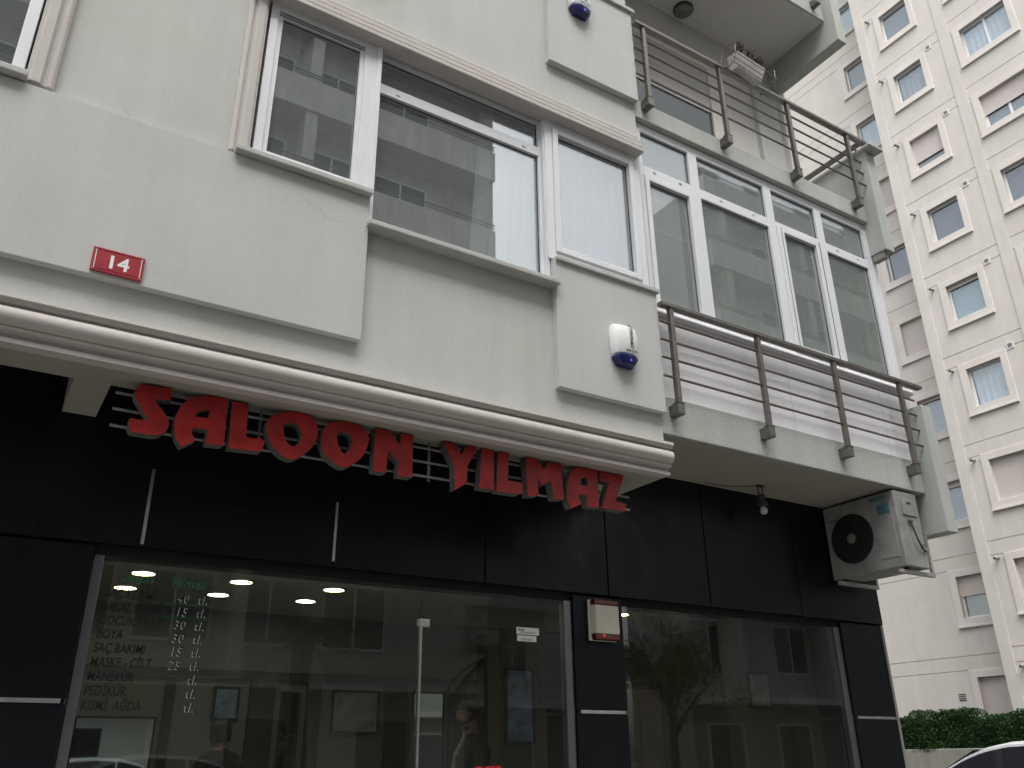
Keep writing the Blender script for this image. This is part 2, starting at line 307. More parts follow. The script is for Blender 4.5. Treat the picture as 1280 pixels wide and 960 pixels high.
# --- windows
def frame_rect(mb, x0, x1, z0, z1, w, y0, y1, wb=None, wt=None):
    wb = w if wb is None else wb; wt = w if wt is None else wt
    mb.box(x0, x0+w, y0, y1, z0, z1); mb.box(x1-w, x1, y0, y1, z0, z1); mb.box(x0+w, x1-w, y0+.0015, y1, z0, z0+wb); mb.box(x0+w, x1-w, y0+.0015, y1, z1-wt, z1); return mb
def pane(parent, x0, x1, z0, z1, y, mat='glass_window', gasket=True):
    p = box('pane', (x0, x1, y, y+.006, z0, z1), mat, parent, bevel=0)
    if gasket:
        obj('gasket', frame_rect(MB(), x0-.003, x1+.003, z0-.003, z1+.003, .007, y-.004, y+.0095), 'rubber', parent)
    return p
def caps(parent, y, zz, *xs):
    for x in xs: box('drain_cap', (x-.015, x+.015, y-.006, y+.002, zz-.006, zz+.006), 'pvc_shade', parent, bevel=.002)
# W0 (left edge of the picture)
W = obj('window', frame_rect(MB(), -1.7, -.346, z(3.40), z(4.69), .062, 4.395, 4.46), 'pvc', B, bevel=.004)
pane(W, -1.64, -.408, z(3.46), z(4.63), 4.425)
# W1
W = obj('window', frame_rect(MB(), .90, 1.69, z(3.395), z(4.69), .055, 4.385, 4.46, wt=.05).box(1.575, 1.636, 4.387, 4.46, z(3.40), z(4.64)), 'pvc', B, bevel=.004)
fr = frame_rect(MB(), .955, 1.575, z(3.45), z(4.64), .032, 4.397, 4.45, wt=.045); obj('sash', fr, 'pvc', W, bevel=.003)
obj('track', MB().box(.96, 1.57, 4.393, 4.396, z(4.625), z(4.629)).box(.96, 1.57, 4.392, 4.3965, z(4.605), z(4.609)), 'rubber', W)
pane(W, .987, 1.545, z(3.482), z(4.595), 4.42)
obj('pull_cord', MB().tube([(1.137, 4.5, z(4.66)), (1.137, 4.5, z(4.48))], .0018, 5).lathe([(.003, 0), (.007, -.03), (.001, -.034)], (1.137, 4.5, z(4.48)), 'z', 10), 'white_ink', W)
# W2 wide, lower sill, top light above a transom
W = obj('window', frame_rect(MB(), 1.69, 3.10, z(3.165), z(4.70), .034, 4.44, 4.50, wb=.10, wt=.05).box(1.72, 3.07, 4.4385, 4.50, z(4.335), z(4.42)), 'pvc', B, bevel=.004)
pane(W, 1.724, 3.066, z(3.265), z(4.335), 4.465); pane(W, 1.724, 3.066, z(4.42), z(4.65), 4.465); caps(W, 4.438, z(4.37), 1.86, 2.93)
# W3
W = obj('window', frame_rect(MB(), 3.095, 4.065, z(3.385), z(4.69), .07, 4.385, 4.46), 'pvc', B, bevel=.004)
obj('sash', frame_rect(MB(), 3.168, 3.992, z(3.455), z(4.618), .05, 4.372, 4.45), 'pvc', W, bevel=.006); pane(W, 3.218, 3.942, z(3.505), z(4.568), 4.42)
# mullion strips between the three windows
box('mullion', (1.668, 1.70, 4.375, 4.45, z(3.17), z(4.70)), 'pvc', B); box('mullion', (3.085, 3.115, 4.40, 4.47, z(3.17), z(4.70)), 'pvc', B)
# rooms behind
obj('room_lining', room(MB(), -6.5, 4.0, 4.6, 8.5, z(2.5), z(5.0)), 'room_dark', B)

# --- balconies: slabs, end walls, parapet, glazing
box('balcony_slab', (4.092, 7.265, 4.402, 5.35, z(2.196), z(2.502)), 'stucco_slab', B, bevel=.008)
box('balcony_slab', (4.092, 7.265, 4.402, 5.35, z(5.174), z(5.372)), 'stucco_slab', B, bevel=.008)
box('balcony_slab', (4.092, 7.265, 4.402, 5.35, z(8.052), z(8.30)), 'stucco_slab', B, bevel=.008)
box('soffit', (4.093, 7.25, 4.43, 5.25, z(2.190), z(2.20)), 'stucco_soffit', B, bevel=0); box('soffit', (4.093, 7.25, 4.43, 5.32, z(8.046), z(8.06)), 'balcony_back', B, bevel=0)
box('balcony_end_wall', (7.26, 7.412, 4.262, 5.34, z(1.817), z(3.037)), 'stucco_slab', B, bevel=.008)
box('balcony_end_wall', (7.26, 7.412, 4.262, 5.34, z(4.776), z(6.03)), 'stucco_slab', B, bevel=.008)
box('balcony_end_wall', (7.26, 7.412, 4.275, 5.34, z(7.665), z(9.0)), 'stucco_slab', B, bevel=.008)
box('coping', (7.215, 7.455, 4.165, 5.34, z(6.03), z(6.06)), 'sill_stone', B, bevel=.008)
box('parapet_panel', (4.093, 7.40, 4.432, 4.46, z(2.498), z(3.225)), 'balcony_panel', B, bevel=.003)
for x in (5.62, 6.9): box('panel_joint', (x, x+.004, 4.4305, 4.434, z(2.50), z(3.22)), 'pvc_shade', B, bevel=0)
obj('parapet_lip', MB().tube([(4.093, 4.425, z(3.24)), (7.41, 4.425, z(3.24))], .028, 12).box(4.093, 7.405, 4.43, 4.50, z(3.215), z(3.262)), 'balcony_panel', B, smooth=True)
YG = 4.452
G = obj('balcony_glazing', frame_rect(MB(), 4.10, 7.262, z(3.262), z(5.165), .075, YG, YG+.06, wt=.085, wb=.07), 'pvc', B, bevel=.004)
gb = MB()
for (a, b_) in [(4.735, 4.842), (5.714, 5.818), (6.445, 6.545)]: gb.box(a, b_, YG-.0015, YG+.058, z(3.33), z(5.082))
obj('mullion', gb, 'pvc', G, bevel=.004)
gb = MB()
for (a, b_) in [(4.175, 4.735), (4.842, 5.714), (5.818, 6.445), (6.545, 7.188)]: gb.box(a, b_, YG+.001, YG+.056, z(4.612), z(4.712))
obj('transom', gb, 'pvc', G, bevel=.004)
for (a, b_) in [(4.175, 4.735), (4.842, 5.714), (5.818, 6.445), (6.545, 7.188)]: pane(G, a, b_, z(4.712), z(5.08), YG+.028, 'glass_balcony')
obj('sash', frame_rect(MB(), 4.178, 4.733, z(3.335), z(4.606), .048, YG-.012, YG+.05), 'pvc', G, bevel=.005); pane(G, 4.226, 4.685, z(3.383), z(4.558), YG+.028, 'glass_balcony')
pane(G, 4.842, 5.714, z(3.332), z(4.612), YG+.028, 'glass_balcony')
obj('sliding_sash', frame_rect(MB(), 5.82, 6.443, z(3.30), z(4.66), .085, YG-.02, YG+.04, wt=.06), 'pvc', G, bevel=.005); pane(G, 5.905, 6.358, z(3.385), z(4.60), YG+.02, 'glass_balcony')
obj('track', MB().box(6.405, 6.412, YG-.0225, YG-.019, z(3.30), z(4.66)).box(5.86, 5.864, YG-.0225, YG-.019, z(3.31), z(4.65)), 'rubber', G)
pane(G, 6.545, 7.188, z(3.332), z(4.612), YG+.028, 'glass_balcony')
caps(G, YG, z(4.675), 4.30, 4.60, 5.10, 5.52, 6.72, 7.03)
box('corner_post', (7.255, 7.335, YG-.004, 5.3, z(3.26), z(5.17)), 'pvc', G)
obj('pipe_bracket', MB().box(7.272, 7.345, 4.30, 4.44, z(4.70), z(4.776)), 'concrete', B, bevel=.01)
# glazed balcony back wall: a tiled band and a door opening, and a white water pipe
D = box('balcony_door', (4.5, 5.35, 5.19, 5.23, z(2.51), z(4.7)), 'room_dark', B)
obj('frame', frame_rect(MB(), 4.44, 5.41, z(2.51), z(4.76), .06, 5.17, 5.235), 'pvc', D)
obj('water_pipe', MB().tube([(7.215, 4.62, z(2.52)), (7.205, 4.62, z(4.515))], .016, 10), 'pipe_cream', B, smooth=True)
# open balcony above: shuttered door, lighter pier
D = obj('balcony_door', frame_rect(MB(), 4.4, 6.25, z(5.372), z(7.6), .17, 5.26, 5.32), 'tower_trim', B, bevel=.006)
box('pane', (4.57, 6.08, 5.285, 5.292, z(5.4), z(6.76)), 'glass_shop', D, bevel=0); box('dark_room_sheet', (4.57, 6.08, 5.294, 5.298, z(5.4), z(7.42)), 'dark_gap', D, bevel=0)  # black sheet stands in for the unlit room behind the pane
sh = MB()
for i in range(18): sh.box(4.575, 6.075, 5.274+(i % 2)*.001, 5.284, z(6.77+i*.04), z(6.77+i*.04+.039))
obj('roller_shutter', sh, 'shutter_grey', D)
box('pier', (6.86, 7.17, 5.25, 5.32, z(5.372), z(8.05)), 'stucco', B); box('pier', (7.34, 7.425, 5.24, 5.36, z(5.372), z(8.05)), 'opp_white', B)
# --- railings
def railing(zr, zb, zt, rods, side):
    r = box('balcony_railing', (4.096, 7.40, 4.292, 4.352, z(zt), z(zt+.034)), 'rail_metal', B, bevel=.004)
    for x in (4.20, 5.166, 6.13, 7.07):
        box('post', (x-.02, x+.02, 4.303, 4.343, z(zb+.09), z(zt)), 'rail_metal', r, bevel=.003)
        obj('post_sleeve', MB().box(x-.033, x+.033, 4.297, 4.401, z(zb), z(zb+.088)).box(x-.037, x+.037, 4.293, 4.352, z(zb+.088), z(zb+.096)), 'rail_metal', r, bevel=.003)
    for q in rods:
        obj('rod', MB().tube([(4.082, 4.330, z(q)), (7.275, 4.330, z(q))], .0105, 8), 'rail_metal', r, smooth=True)
    if side: box('side_rail', (7.30, 7.36, 4.352, 5.25, z(zt), z(zt+.034)), 'rail_metal', r); 
    return r
railing(0, 2.335, 3.235, (3.10, 2.945, 2.792, 2.637), False)
railing(0, 5.268, 6.195, (6.06, 5.91, 5.759, 5.602), True)
railing(0, 8.15, 9.07, (8.94, 8.79, 8.64, 8.48), True)

# --- salon front: black cladding panels, columns, frames, glass
edges = [-7, -4.95, -3.8, -2.66, -1.52, -.38, .762, 1.91, 3.03, 4.125, 5.19, 6.30, 7.42]
for a, b_ in zip(edges, edges[1:]):
    box('cladding_panel', (a+.005, b_-.005, YB, YB+.05, z(1.135), z(2.188)), 'cladding', B, bevel=.003)
box('panel_backing', (-7, 7.41, YB+.03, YB+.09, z(1.14), z(2.19)), 'dark_gap', B, bevel=0)
for x, t0, t1 in ((.762, 1.15, 1.60), (1.91, 1.17, 1.56)):
    box('steel_strip', (x-.009, x+.009, YB-.004, YB+.02, z(t0), z(t1)), 'steel', B, bevel=.002); box('steel_strip', (x-.010, x+.010, YB-.006, YB+.02, z(t1-.09), z(t1-.075)), 'steel', B, bevel=.002)
cols = [(-7, .53), (3.806, 4.268), (6.83, 7.412)]
for (a, b_) in cols:
    for (q0, q1) in ((-H+.02, .292), (.318, 1.125)):
        if a < 0:
            xs = [-7, -4.4, -1.9, .53]
            for c, d in zip(xs, xs[1:]): box('column_panel', (c+.004, d-.004, YB+.03, YB+.1, z(q0), z(q1)), 'cladding', B, bevel=.003)
        else: box('column_panel', (a, b_, YB+.03, YB+.42, z(q0), z(q1)), 'cladding', B, bevel=.003)
    box('steel_strip', ((a if a > 0 else -7)+.03 if a > 0 else -7, b_-.03, YB+.022, YB+.06, z(.294), z(.316)), 'steel', B, bevel=.002)
    box('panel_backing', (a+.01, b_-.01, YB+.06, YB+.2, z(-H), z(1.135)), 'dark_gap', B, bevel=0)
YS = 5.262
box('recess_shade_strip', (.53, 6.83, YB+.06, YB+.2, z(1.078), z(1.16)), 'dark_gap', B, bevel=0)  # black strip painting the recess shadow between glass and cladding
F = obj('shop_window', MB().box(.535, .588, YS-.012, YS+.05, 0, z(1.078)).box(3.735, 3.803, YS-.012, YS+.05, 0, z(1.078)).box(.588, 3.735, YS, YS+.04, 0, .09), 'alu_frame', B, bevel=.004)
box('pane', (.588, 2.574, YS, YS+.01, .09, z(1.078)), 'glass_shop', F, bevel=0); box('pane', (2.58, 3.735, YS, YS+.01, z(.842), z(1.078)), 'glass_shop', F, bevel=0); box('pane', (3.515, 3.735, YS, YS+.01, .09, z(.836)), 'glass_shop', F, bevel=0)
DR = box('glass_door', (2.585, 3.508, YS, YS+.01, .02, z(.834)), 'glass_shop', B, bevel=0)
box('edge_bar', (2.566, 2.583, YS-.008, YS+.02, .02, z(.82)), 'steel', DR, bevel=.002); box('patch_fitting', (2.555, 2.635, YS-.012, YS+.024, z(.815), z(.865)), 'steel', DR, bevel=.004)
obj('door_handle', MB().tube([(2.66, YS-.06, .75), (2.66, YS-.06, 1.30)], .014, 10).tube([(2.66, YS-.06, .85), (2.66, YS, .85)], .01, 8).tube([(2.66, YS-.06, 1.22), (2.66, YS, 1.22)], .01, 8), 'steel', DR, smooth=True)
for (a, b_, c, d) in ((3.325, 3.515, .812, .862), (3.33, 3.492, .766, .806)):
    sk = box('sticker', (a, b_, YS-.003, YS-.001, z(c), z(d)), 'white_ink', DR, bevel=0)
    if c > .8: text('print', 'PDKS', .022, 'ink', sk, (a+.012, YS-.0035, z(c+.024)), bold=.0004)
    for i in range(3): box('print', (a+.02+.01*i, b_-.03, YS-.0037, YS-.003, z(c+.008+i*.005), z(c+.0095+i*.005)), 'ink', sk, bevel=0)
text('red_lettering', 'OSIS', .085, 'ink_red', DR, (2.98, YS-.002, z(-.098)), bold=.003, sx=1.25)
F2 = obj('shop_window', MB().box(4.27, 4.29, YS, YS+.05, 0, z(1.078)).box(6.755, 6.826, YS-.012, YS+.05, 0, z(1.078)).box(4.29, 6.755, YS, YS+.04, 0, .09), 'alu_frame', B, bevel=.004)
box('pane', (4.29, 6.755, YS, YS+.01, .09, z(1.078)), 'glass_shop', F2, bevel=0)
# price list lettering on the left pane
rows = [('SAÇ KESİMİ', '40'), ('SAKAL KESİMİ', '15'), ('ÇOCUK TRAŞI', '30'), ('BOYA', '30'), ('SAÇ BAKIMI', '15'), ('MASKE - CİLT', '25'), ('MANİKÜR', ''), ('PEDİKÜR', ''), ('KISMİ  AĞDA', '')]
text('script_lettering', 'Salon', .078, 'ink_green', F, (.70, YS-.002, z(.945)), shear=.35, sx=.98); text('script_lettering', 'Yılmaz', .078, 'ink_green', F, (.95, YS-.002, z(.938)), shear=.35, sx=.98)
for i, (a, p) in enumerate(rows):
    zz = z(.853-.0735*i); xl = .625-.003*i
    text('price_lettering', a, .070, 'ink', F, (xl, YS-.0024, zz), shear=.12, sx=.72, bold=.0014)
    for s_, x, sh_ in ((p, 1.015, .2), ('tl.', 1.13, .2)):
        if s_:
            text('lettering_outline', s_, .070, 'white_ink', F, (x-.0035, YS-.0008, zz-.0030), shear=sh_, sx=.80, bold=.0006, extrude=.0004, space=1.22); text('price_lettering', s_, .070, 'ink', F, (x, YS-.0024, zz), shear=sh_, sx=.80, bold=.0006, space=1.22)
    if i in (0, 1): box('green_rule', (.9-.03*(1-i), 1.20, YS-.0021, YS-.0009, zz-.012, zz-.009), 'ink_green', F, bevel=0)
# salon interior
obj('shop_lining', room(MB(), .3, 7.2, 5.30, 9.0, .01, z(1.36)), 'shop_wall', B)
box('shop_ceiling', (.31, 7.19, 5.34, 8.99, z(1.352), z(1.357)), 'shop_ceiling', B, bevel=0)
box('shop_floor', (.31, 7.19, 5.33, 8.99, .012, .02), 'paving', B, bevel=0)

# ================================================================== THINGS ON THE BUILDING
# --- sign
def cr(pts, n=4):
    out = []; L = len(pts)
    for i in range(L):
        p0, p1, p2, p3 = (Vector(pts[(i+j-1) % L]) for j in range(4))
        for q in range(n):
            t = q/n; out.append(tuple(.5*((2*p1)+(p2-p0)*t+(2*p0-5*p1+4*p2-p3)*t*t+(3*p1-p0-3*p2+p3)*t**3)))
    return out
LET = [
 ('S', 0, [(0.543, 1.880), (0.7, 1.884), (0.703, 1.82), (0.619, 1.808), (0.7, 1.72), (0.716, 1.685), (0.711, 1.65), (0.682, 1.616), (0.643, 1.604), (0.531, 1.606), (0.517, 1.633), (0.517, 1.678), (0.613, 1.68), (0.521, 1.805), (0.518, 1.834), (0.526, 1.862)], []),
 ('A', 0, [(0.831, 1.87), (0.914, 1.891), (1.006, 1.89), (1.015, 1.614), (0.918, 1.607), (0.919, 1.689), (0.84, 1.685), (0.836, 1.658), (0.86, 1.612), (0.793, 1.568), (0.761, 1.611), (0.743, 1.66), (0.739, 1.705), (0.747, 1.756), (0.767, 1.81), (0.794, 1.846)], [(0.916, 1.807), (0.917, 1.758), (0.841, 1.751), (0.855, 1.781), (0.883, 1.799)]),
 ('L', 0, [(1.029, 1.884), (1.121, 1.887), (1.131, 1.684), (1.192, 1.683), (1.199, 1.696), (1.24, 1.679), (1.225, 1.615), (1.043, 1.605)], []),
 ('O', 1, [(1.285, 1.854), (1.349, 1.884), (1.429, 1.895), (1.5, 1.880), (1.539, 1.826), (1.545, 1.763), (1.519, 1.695), (1.46, 1.629), (1.403, 1.599), (1.342, 1.615), (1.285, 1.66), (1.253, 1.709), (1.238, 1.768), (1.248, 1.819)], [(1.349, 1.811), (1.409, 1.818), (1.442, 1.786), (1.45, 1.745), (1.434, 1.701), (1.402, 1.678), (1.367, 1.695), (1.347, 1.733), (1.336, 1.78)]),
 ('O', 1, [(1.627, 1.872), (1.712, 1.893), (1.8, 1.886), (1.854, 1.85), (1.868, 1.794), (1.847, 1.717), (1.801, 1.652), (1.732, 1.604), (1.661, 1.621), (1.601, 1.667), (1.573, 1.726), (1.57, 1.789), (1.594, 1.841)], [(1.681, 1.82), (1.739, 1.821), (1.762, 1.796), (1.764, 1.76), (1.746, 1.714), (1.719, 1.688), (1.689, 1.711), (1.669, 1.757), (1.666, 1.793)]),
 ('N', 0, [(1.908, 1.888), (2.0, 1.888), (2.078, 1.805), (2.081, 1.888), (2.165, 1.89), (2.17, 1.611), (2.074, 1.609), (2.077, 1.697), (1.998, 1.754), (1.994, 1.612), (1.909, 1.611)], []),
 ('Y', 0, [(2.379, 1.886), (2.47, 1.888), (2.512, 1.816), (2.553, 1.888), (2.635, 1.89), (2.56, 1.744), (2.558, 1.634), (2.472, 1.575), (2.464, 1.736)], []),
 ('I', 0, [(2.669, 1.888), (2.76, 1.892), (2.762, 1.62), (2.653, 1.616)], []),
 ('L', 0, [(2.795, 1.888), (2.878, 1.891), (2.869, 1.701), (2.984, 1.7), (2.987, 1.641), (2.96, 1.618), (2.781, 1.613)], []),
 ('M', 0, [(3.016, 1.889), (3.108, 1.889), (3.16, 1.823), (3.201, 1.884), (3.307, 1.89), (3.323, 1.635), (3.238, 1.625), (3.214, 1.756), (3.142, 1.702), (3.107, 1.768), (3.111, 1.63), (3.026, 1.615)], []),
 ('A', 0, [(3.445, 1.884), (3.524, 1.892), (3.626, 1.888), (3.624, 1.616), (3.525, 1.612), (3.517, 1.694), (3.448, 1.691), (3.448, 1.655), (3.474, 1.626), (3.38, 1.578), (3.357, 1.628), (3.349, 1.691), (3.355, 1.749), (3.372, 1.806), (3.4, 1.853)], [(3.503, 1.822), (3.538, 1.818), (3.53, 1.760), (3.459, 1.763), (3.476, 1.808)]),
 ('Z', 0, [(3.653, 1.888), (3.859, 1.887), (3.852, 1.848), (3.775, 1.687), (3.875, 1.68), (3.856, 1.621), (3.649, 1.622), (3.73, 1.818), (3.645, 1.823)], []),
]
YSG = 4.52; KS = YSG/4.62
SG = thing('shop_sign', (2.2, YSG, z(1.60)), 'red block letter sign SALOON YILMAZ on three steel rods under the cornice', 'sign')
def flat(name, loops, depth, y0, mat, parent):
    c = bpy.data.curves.new(name, 'CURVE'); c.dimensions = '2D'; c.fill_mode = 'BOTH'; c.extrude = depth/2
    for lp in loops:
        sp = c.splines.new('POLY'); sp.points.add(len(lp)-1); sp.use_cyclic_u = True
        for p, q in zip(sp.points, lp): p.co = (q[0], q[1], 0, 1)
    o = bpy.data.objects.new(name+'_tmp', c); COL.objects.link(o); dg = bpy.context.evaluated_depsgraph_get()
    me = bpy.data.meshes.new_from_object(o.evaluated_get(dg)); bpy.data.objects.remove(o); bpy.data.curves.remove(c)
    M = Matrix(((1, 0, 0, 0), (0, 0, -1, y0+depth/2), (0, 1, 0, 0), (0, 0, 0, 1)))
    me.transform(Matrix.Translation(-ORG[parent.name]) @ M); me.materials.clear(); return link(name, me, mat, parent)
for n_, sm, o_, h_ in LET:
    f_ = (lambda ps: cr(ps)) if sm else (lambda ps: ps)
    lp = [[(x*KS, z(q*KS)) for x, q in f_(ps)] for ps in ([o_, h_] if h_ else [o_])]
    l_ = flat('letter', lp, .068, YSG+.004, 'sign_return', SG); l_['label'] = 'letter %s of the sign with a red face and grey sides' % n_
    flat('letter_face', lp, .0035, YSG, 'sign_red', l_)
for q in (1.800, 1.709, 1.616): obj('rod', MB().tube([(.424, YSG+.084, z(q)), (3.885, YSG+.084, z(q+.016))], .0085, 8), 'rod_steel', SG, smooth=True)
for x in (1.20, 2.28, 3.42): obj('bracket', MB().box(x-.009, x+.009, YSG+.094, YSG+.106, z(1.60), z(1.857)), 'sign_return', SG, bevel=.002)

# --- house number
NP = box('house_number_plate', (.167, .421, YP-.014, YP-.002, z(2.338), z(2.482)), 'plate_red', None, (.294, YP, z(2.333)), bevel=.005)
tag(NP, 'red enamel house number plate reading 14 on the wall panel', 'number plate')
text('number', '14', .108, 'white_ink', NP, (.292, YP-.0148, z(2.371)), align='CENTER', bold=.0022, sx=1.08)
obj('border', frame_rect(MB(), .181, .407, z(2.352), z(2.468), .0036, YP-.0155, YP-.0138), 'white_ink', NP)
for x in (.176, .412):
    for q in (2.346, 2.474): obj('screw', MB().lathe([(.004, -.002), (.004, 0)], (x, YP-.0145, z(q)), 'y', 8), 'steel', NP)

# --- burglar alarm sirens with blue lens
def siren(x, zc, label):
    y1 = YP-.001; a = thing('alarm_siren', (x, y1, z(zc-.17)), label, 'alarm', 'alarm sirens on the stucco panels')
    vs = []; prof = [(-.5, .100, .035), (-.43, .108, .075), (-.1, .117, .088), (.2, .118, .086), (.42, .108, .070), (.5, .088, .030)]  # t, half width, depth
    def shell(mb, pr, h, zc_):
        rings = []
        for t, hw, d in pr:
            q = z(zc_+t*h)
            rings.append([(x-hw, y1, q), (x-hw, y1-d*.35, q), (x-hw*.80, y1-d*.80, q), (x-hw*.35, y1-d, q), (x+hw*.35, y1-d, q), (x+hw*.80, y1-d*.80, q), (x+hw, y1-d*.35, q), (x+hw, y1, q)])
        n = 8; v = [p for r in rings for p in r]; f = [(i*n+j, i*n+(j+1) % n, (i+1)*n+(j+1) % n, (i+1)*n+j) for i in range(len(rings)-1) for j in range(n)]
        f += [tuple(range(n)), tuple(range((len(rings)-1)*n, len(rings)*n))]; mb.add(v, f); return mb
    obj('housing', shell(MB(), prof, .265, zc+.04), 'siren_white', a, bevel=.004, smooth=True)
    ln = obj('blue_lens', shell(MB(), [(-.5, .066, .050), (-.40, .074, .080), (.25, .110, .086), (.42, .104, .090), (.5, .080, .080)], .080, zc-.126), 'siren_blue', a, bevel=.004, smooth=True)
    obj('indicator', MB().lathe([(.0001, -.004), (.006, -.002), (.006, .002)], (x+.01, y1-.083, z(zc-.13)), 'y', 10), 'led_blue', ln)
    box('backplate', (x-.095, x+.095, y1-.012, y1, z(zc-.11), z(zc+.155)), 'siren_white', a)
    text('brand_lettering', 'PRONET', .038, 'ink', a, (x+.010, y1-.0905, z(zc+.128)), rot=(math.pi/2, math.pi/2, 0), bold=.0002, sx=1.12)
    text('phone_lettering', '444 1 911', .029, 'ink', a, (x+.022, y1-.090, z(zc-.068)), align='CENTER', bold=.0007)
    obj('logo', MB().add([(x-.012, y1-.086, z(zc+.158)), (x+.022, y1-.086, z(zc+.152)), (x+.014, y1-.089, z(zc+.135))], [(0, 1, 2)]), 'ink', a)
    obj('logo', MB().add([(x+.016, y1-.0895, z(zc+.134)), (x+.036, y1-.088, z(zc+.150)), (x+.038, y1-.088, z(zc+.135)), (x+.032, y1-.0885, z(zc+.129))], [(0, 1, 2, 3)]), 'plate_red', a)
    return a
siren(3.705, 2.775, 'white alarm siren with blue lens and lettering above the cornice end')
siren(3.475, 6.10, 'yellowed alarm siren with blue lens at the top edge of the picture')
# --- red and cream siren on the black column
a = thing('strobe_siren', (4.06, YB+.03, z(.80)), 'cream alarm box with dark red ends on the black column', 'alarm')
y1 = YB+.03
box('backplate', (3.935, 4.185, y1-.02, y1, z(.798), z(1.096)), 'siren_cream', a, bevel=.008)
box('cover', (3.955, 4.178, y1-.075, y1-.018, z(.845), z(1.055)), 'siren_cream', a, bevel=.012)
for q0, q1 in ((.80, .8445), (1.0555, 1.094)): box('red_lens', (3.95, 4.18, y1-.07, y1-.018, z(q0), z(q1)), 'siren_red', a, bevel=.010)
obj('indicator', MB().lathe([(.0001, -.004), (.005, -.002), (.005, .002)], (4.03, y1-.072, z(.832)), 'y', 10), 'led_red', a)

# --- air conditioner outdoor unit, fan facing -X, under the balcony
ax = 6.775; AC = thing('air_conditioner', (6.94, 4.8, z(1.44)), 'grimy white air conditioner outdoor unit hanging under the balcony end', 'air conditioner')
obj('casing', MB().box(ax, 7.105, 4.412, 5.182, z(1.49), z(2.166)), 'ac_body', AC, bevel=.012, seg=3)
cy, cz = 4.905, z(1.825)
fg = obj('fan_well', MB().lathe([(.228, -.006), (.222, -.010), (.215, -.002), (.215, .0)], (ax, cy, cz), 'x', 40), 'ac_dark', AC, smooth=True)
for rr in [.05+.0165*i for i in range(11)]:
    n = 36; obj('grille_ring', MB().tube([(ax-.016, cy+rr*math.cos(2*math.pi*j/n), cz+rr*math.sin(2*math.pi*j/n)) for j in range(n+1)], .0022, 5, False), 'ac_dark', fg)
gs = MB()
for j in range(24):
    a_ = 2*math.pi*j/24; gs.tube([(ax-.018, cy+.045*math.cos(a_), cz+.045*math.sin(a_)), (ax-.012, cy+.225*math.cos(a_+.25), cz+.225*math.sin(a_+.25))], .0022, 5)
obj('grille_spokes', gs, 'ac_dark', fg)
for j in range(3):
    a0 = 2*math.pi*j/3; bl = MB(); pts = []
    for s_ in range(5):
        for r_ in (.05, .20): pts.append((ax-.003-.005*(s_ % 2), cy+r_*math.cos(a0+s_*.32+r_*1.5), cz+r_*math.sin(a0+s_*.32+r_*1.5)))
    bl.add(pts, [(2*s_, 2*s_+1, 2*s_+3, 2*s_+2) for s_ in range(4)]); obj('fan_blade', bl, 'black_plastic', fg)
obj('fan_hub', MB().lathe([(.0001, -.024), (.04, -.022), (.05, -.014), (.05, .0)], (ax, cy, cz), 'x', 24), 'ac_hub', AC, smooth=True)
obj('service_panel', frame_rect(MB(), 0, 0, 0, 0, 0, 0, 0) and MB().box(ax-.005, ax+.01, 4.455, 4.64, z(1.58), z(2.085)), 'ac_body', AC, bevel=.004)
box('label_sticker', (ax-.0075, ax-.004, 4.475, 4.60, z(1.97), z(2.06)), 'ac_label', AC, bevel=0); box('logo', (ax-.0015, ax+.002, 4.50, 4.67, z(2.105), z(2.14)), 'ac_label', AC, bevel=0)
text('brand_lettering', 'inverter', .03, 'ink', AC, (ax-.0025, 5.13, z(2.02)), rot=(math.pi/2, 0, -math.pi/2))
box('side_cover', (6.86, 7.06, 4.402, 4.414, z(1.95), z(2.10)), 'ac_body', AC, bevel=.003); box('grip', (6.93, 6.985, 4.3985, 4.404, z(2.055), z(2.072)), 'ac_dark', AC, bevel=0)
box('cable_clamp', (6.905, 6.965, 4.396, 4.404, z(1.885), z(1.905)), 'ac_dark', AC, bevel=.002)
obj('cable', MB().tube([(6.93, 4.40, z(1.89)), (6.935, 4.385, z(1.82)), (6.955, 4.38, z(1.74)), (7.00, 4.385, z(1.67)), (7.06, 4.40, z(1.64)), (7.11, 4.42, z(1.66))], .008, 8), 'cable', AC, smooth=True)
vp = MB(); random.seed(3)
for i in range(9):
    vp.tube([(7.07+random.uniform(-.03, .06), 4.43+random.uniform(-.02, .06), z(1.58+.02*i)), (7.10+random.uniform(-.05, .06), 4.42+random.uniform(-.03, .05), z(1.60+.02*i)), (7.11+random.uniform(-.03, .05), 4.46+random.uniform(-.03, .06), z(1.56+.025*i))], random.uniform(.008, .018), 7)
obj('pipe_valves', vp, 'pipe_wrap', AC, smooth=True)
for y_, x1_ in ((4.47, 7.23), (5.10, 7.30)):
    br = obj('bracket_arm', MB().box(6.745, x1_, y_-.018, y_+.018, z(1.435), z(1.468)), 'bracket', AC, bevel=.004)
    box('bracket_upright', (x1_-.03, x1_-.002, y_-.014, y_+.014, z(1.468), z(1.85)), 'bracket', br); box('rubber_foot', (6.83, 6.88, y_-.016, y_+.016, z(1.468), z(1.49)), 'ac_dark', br)

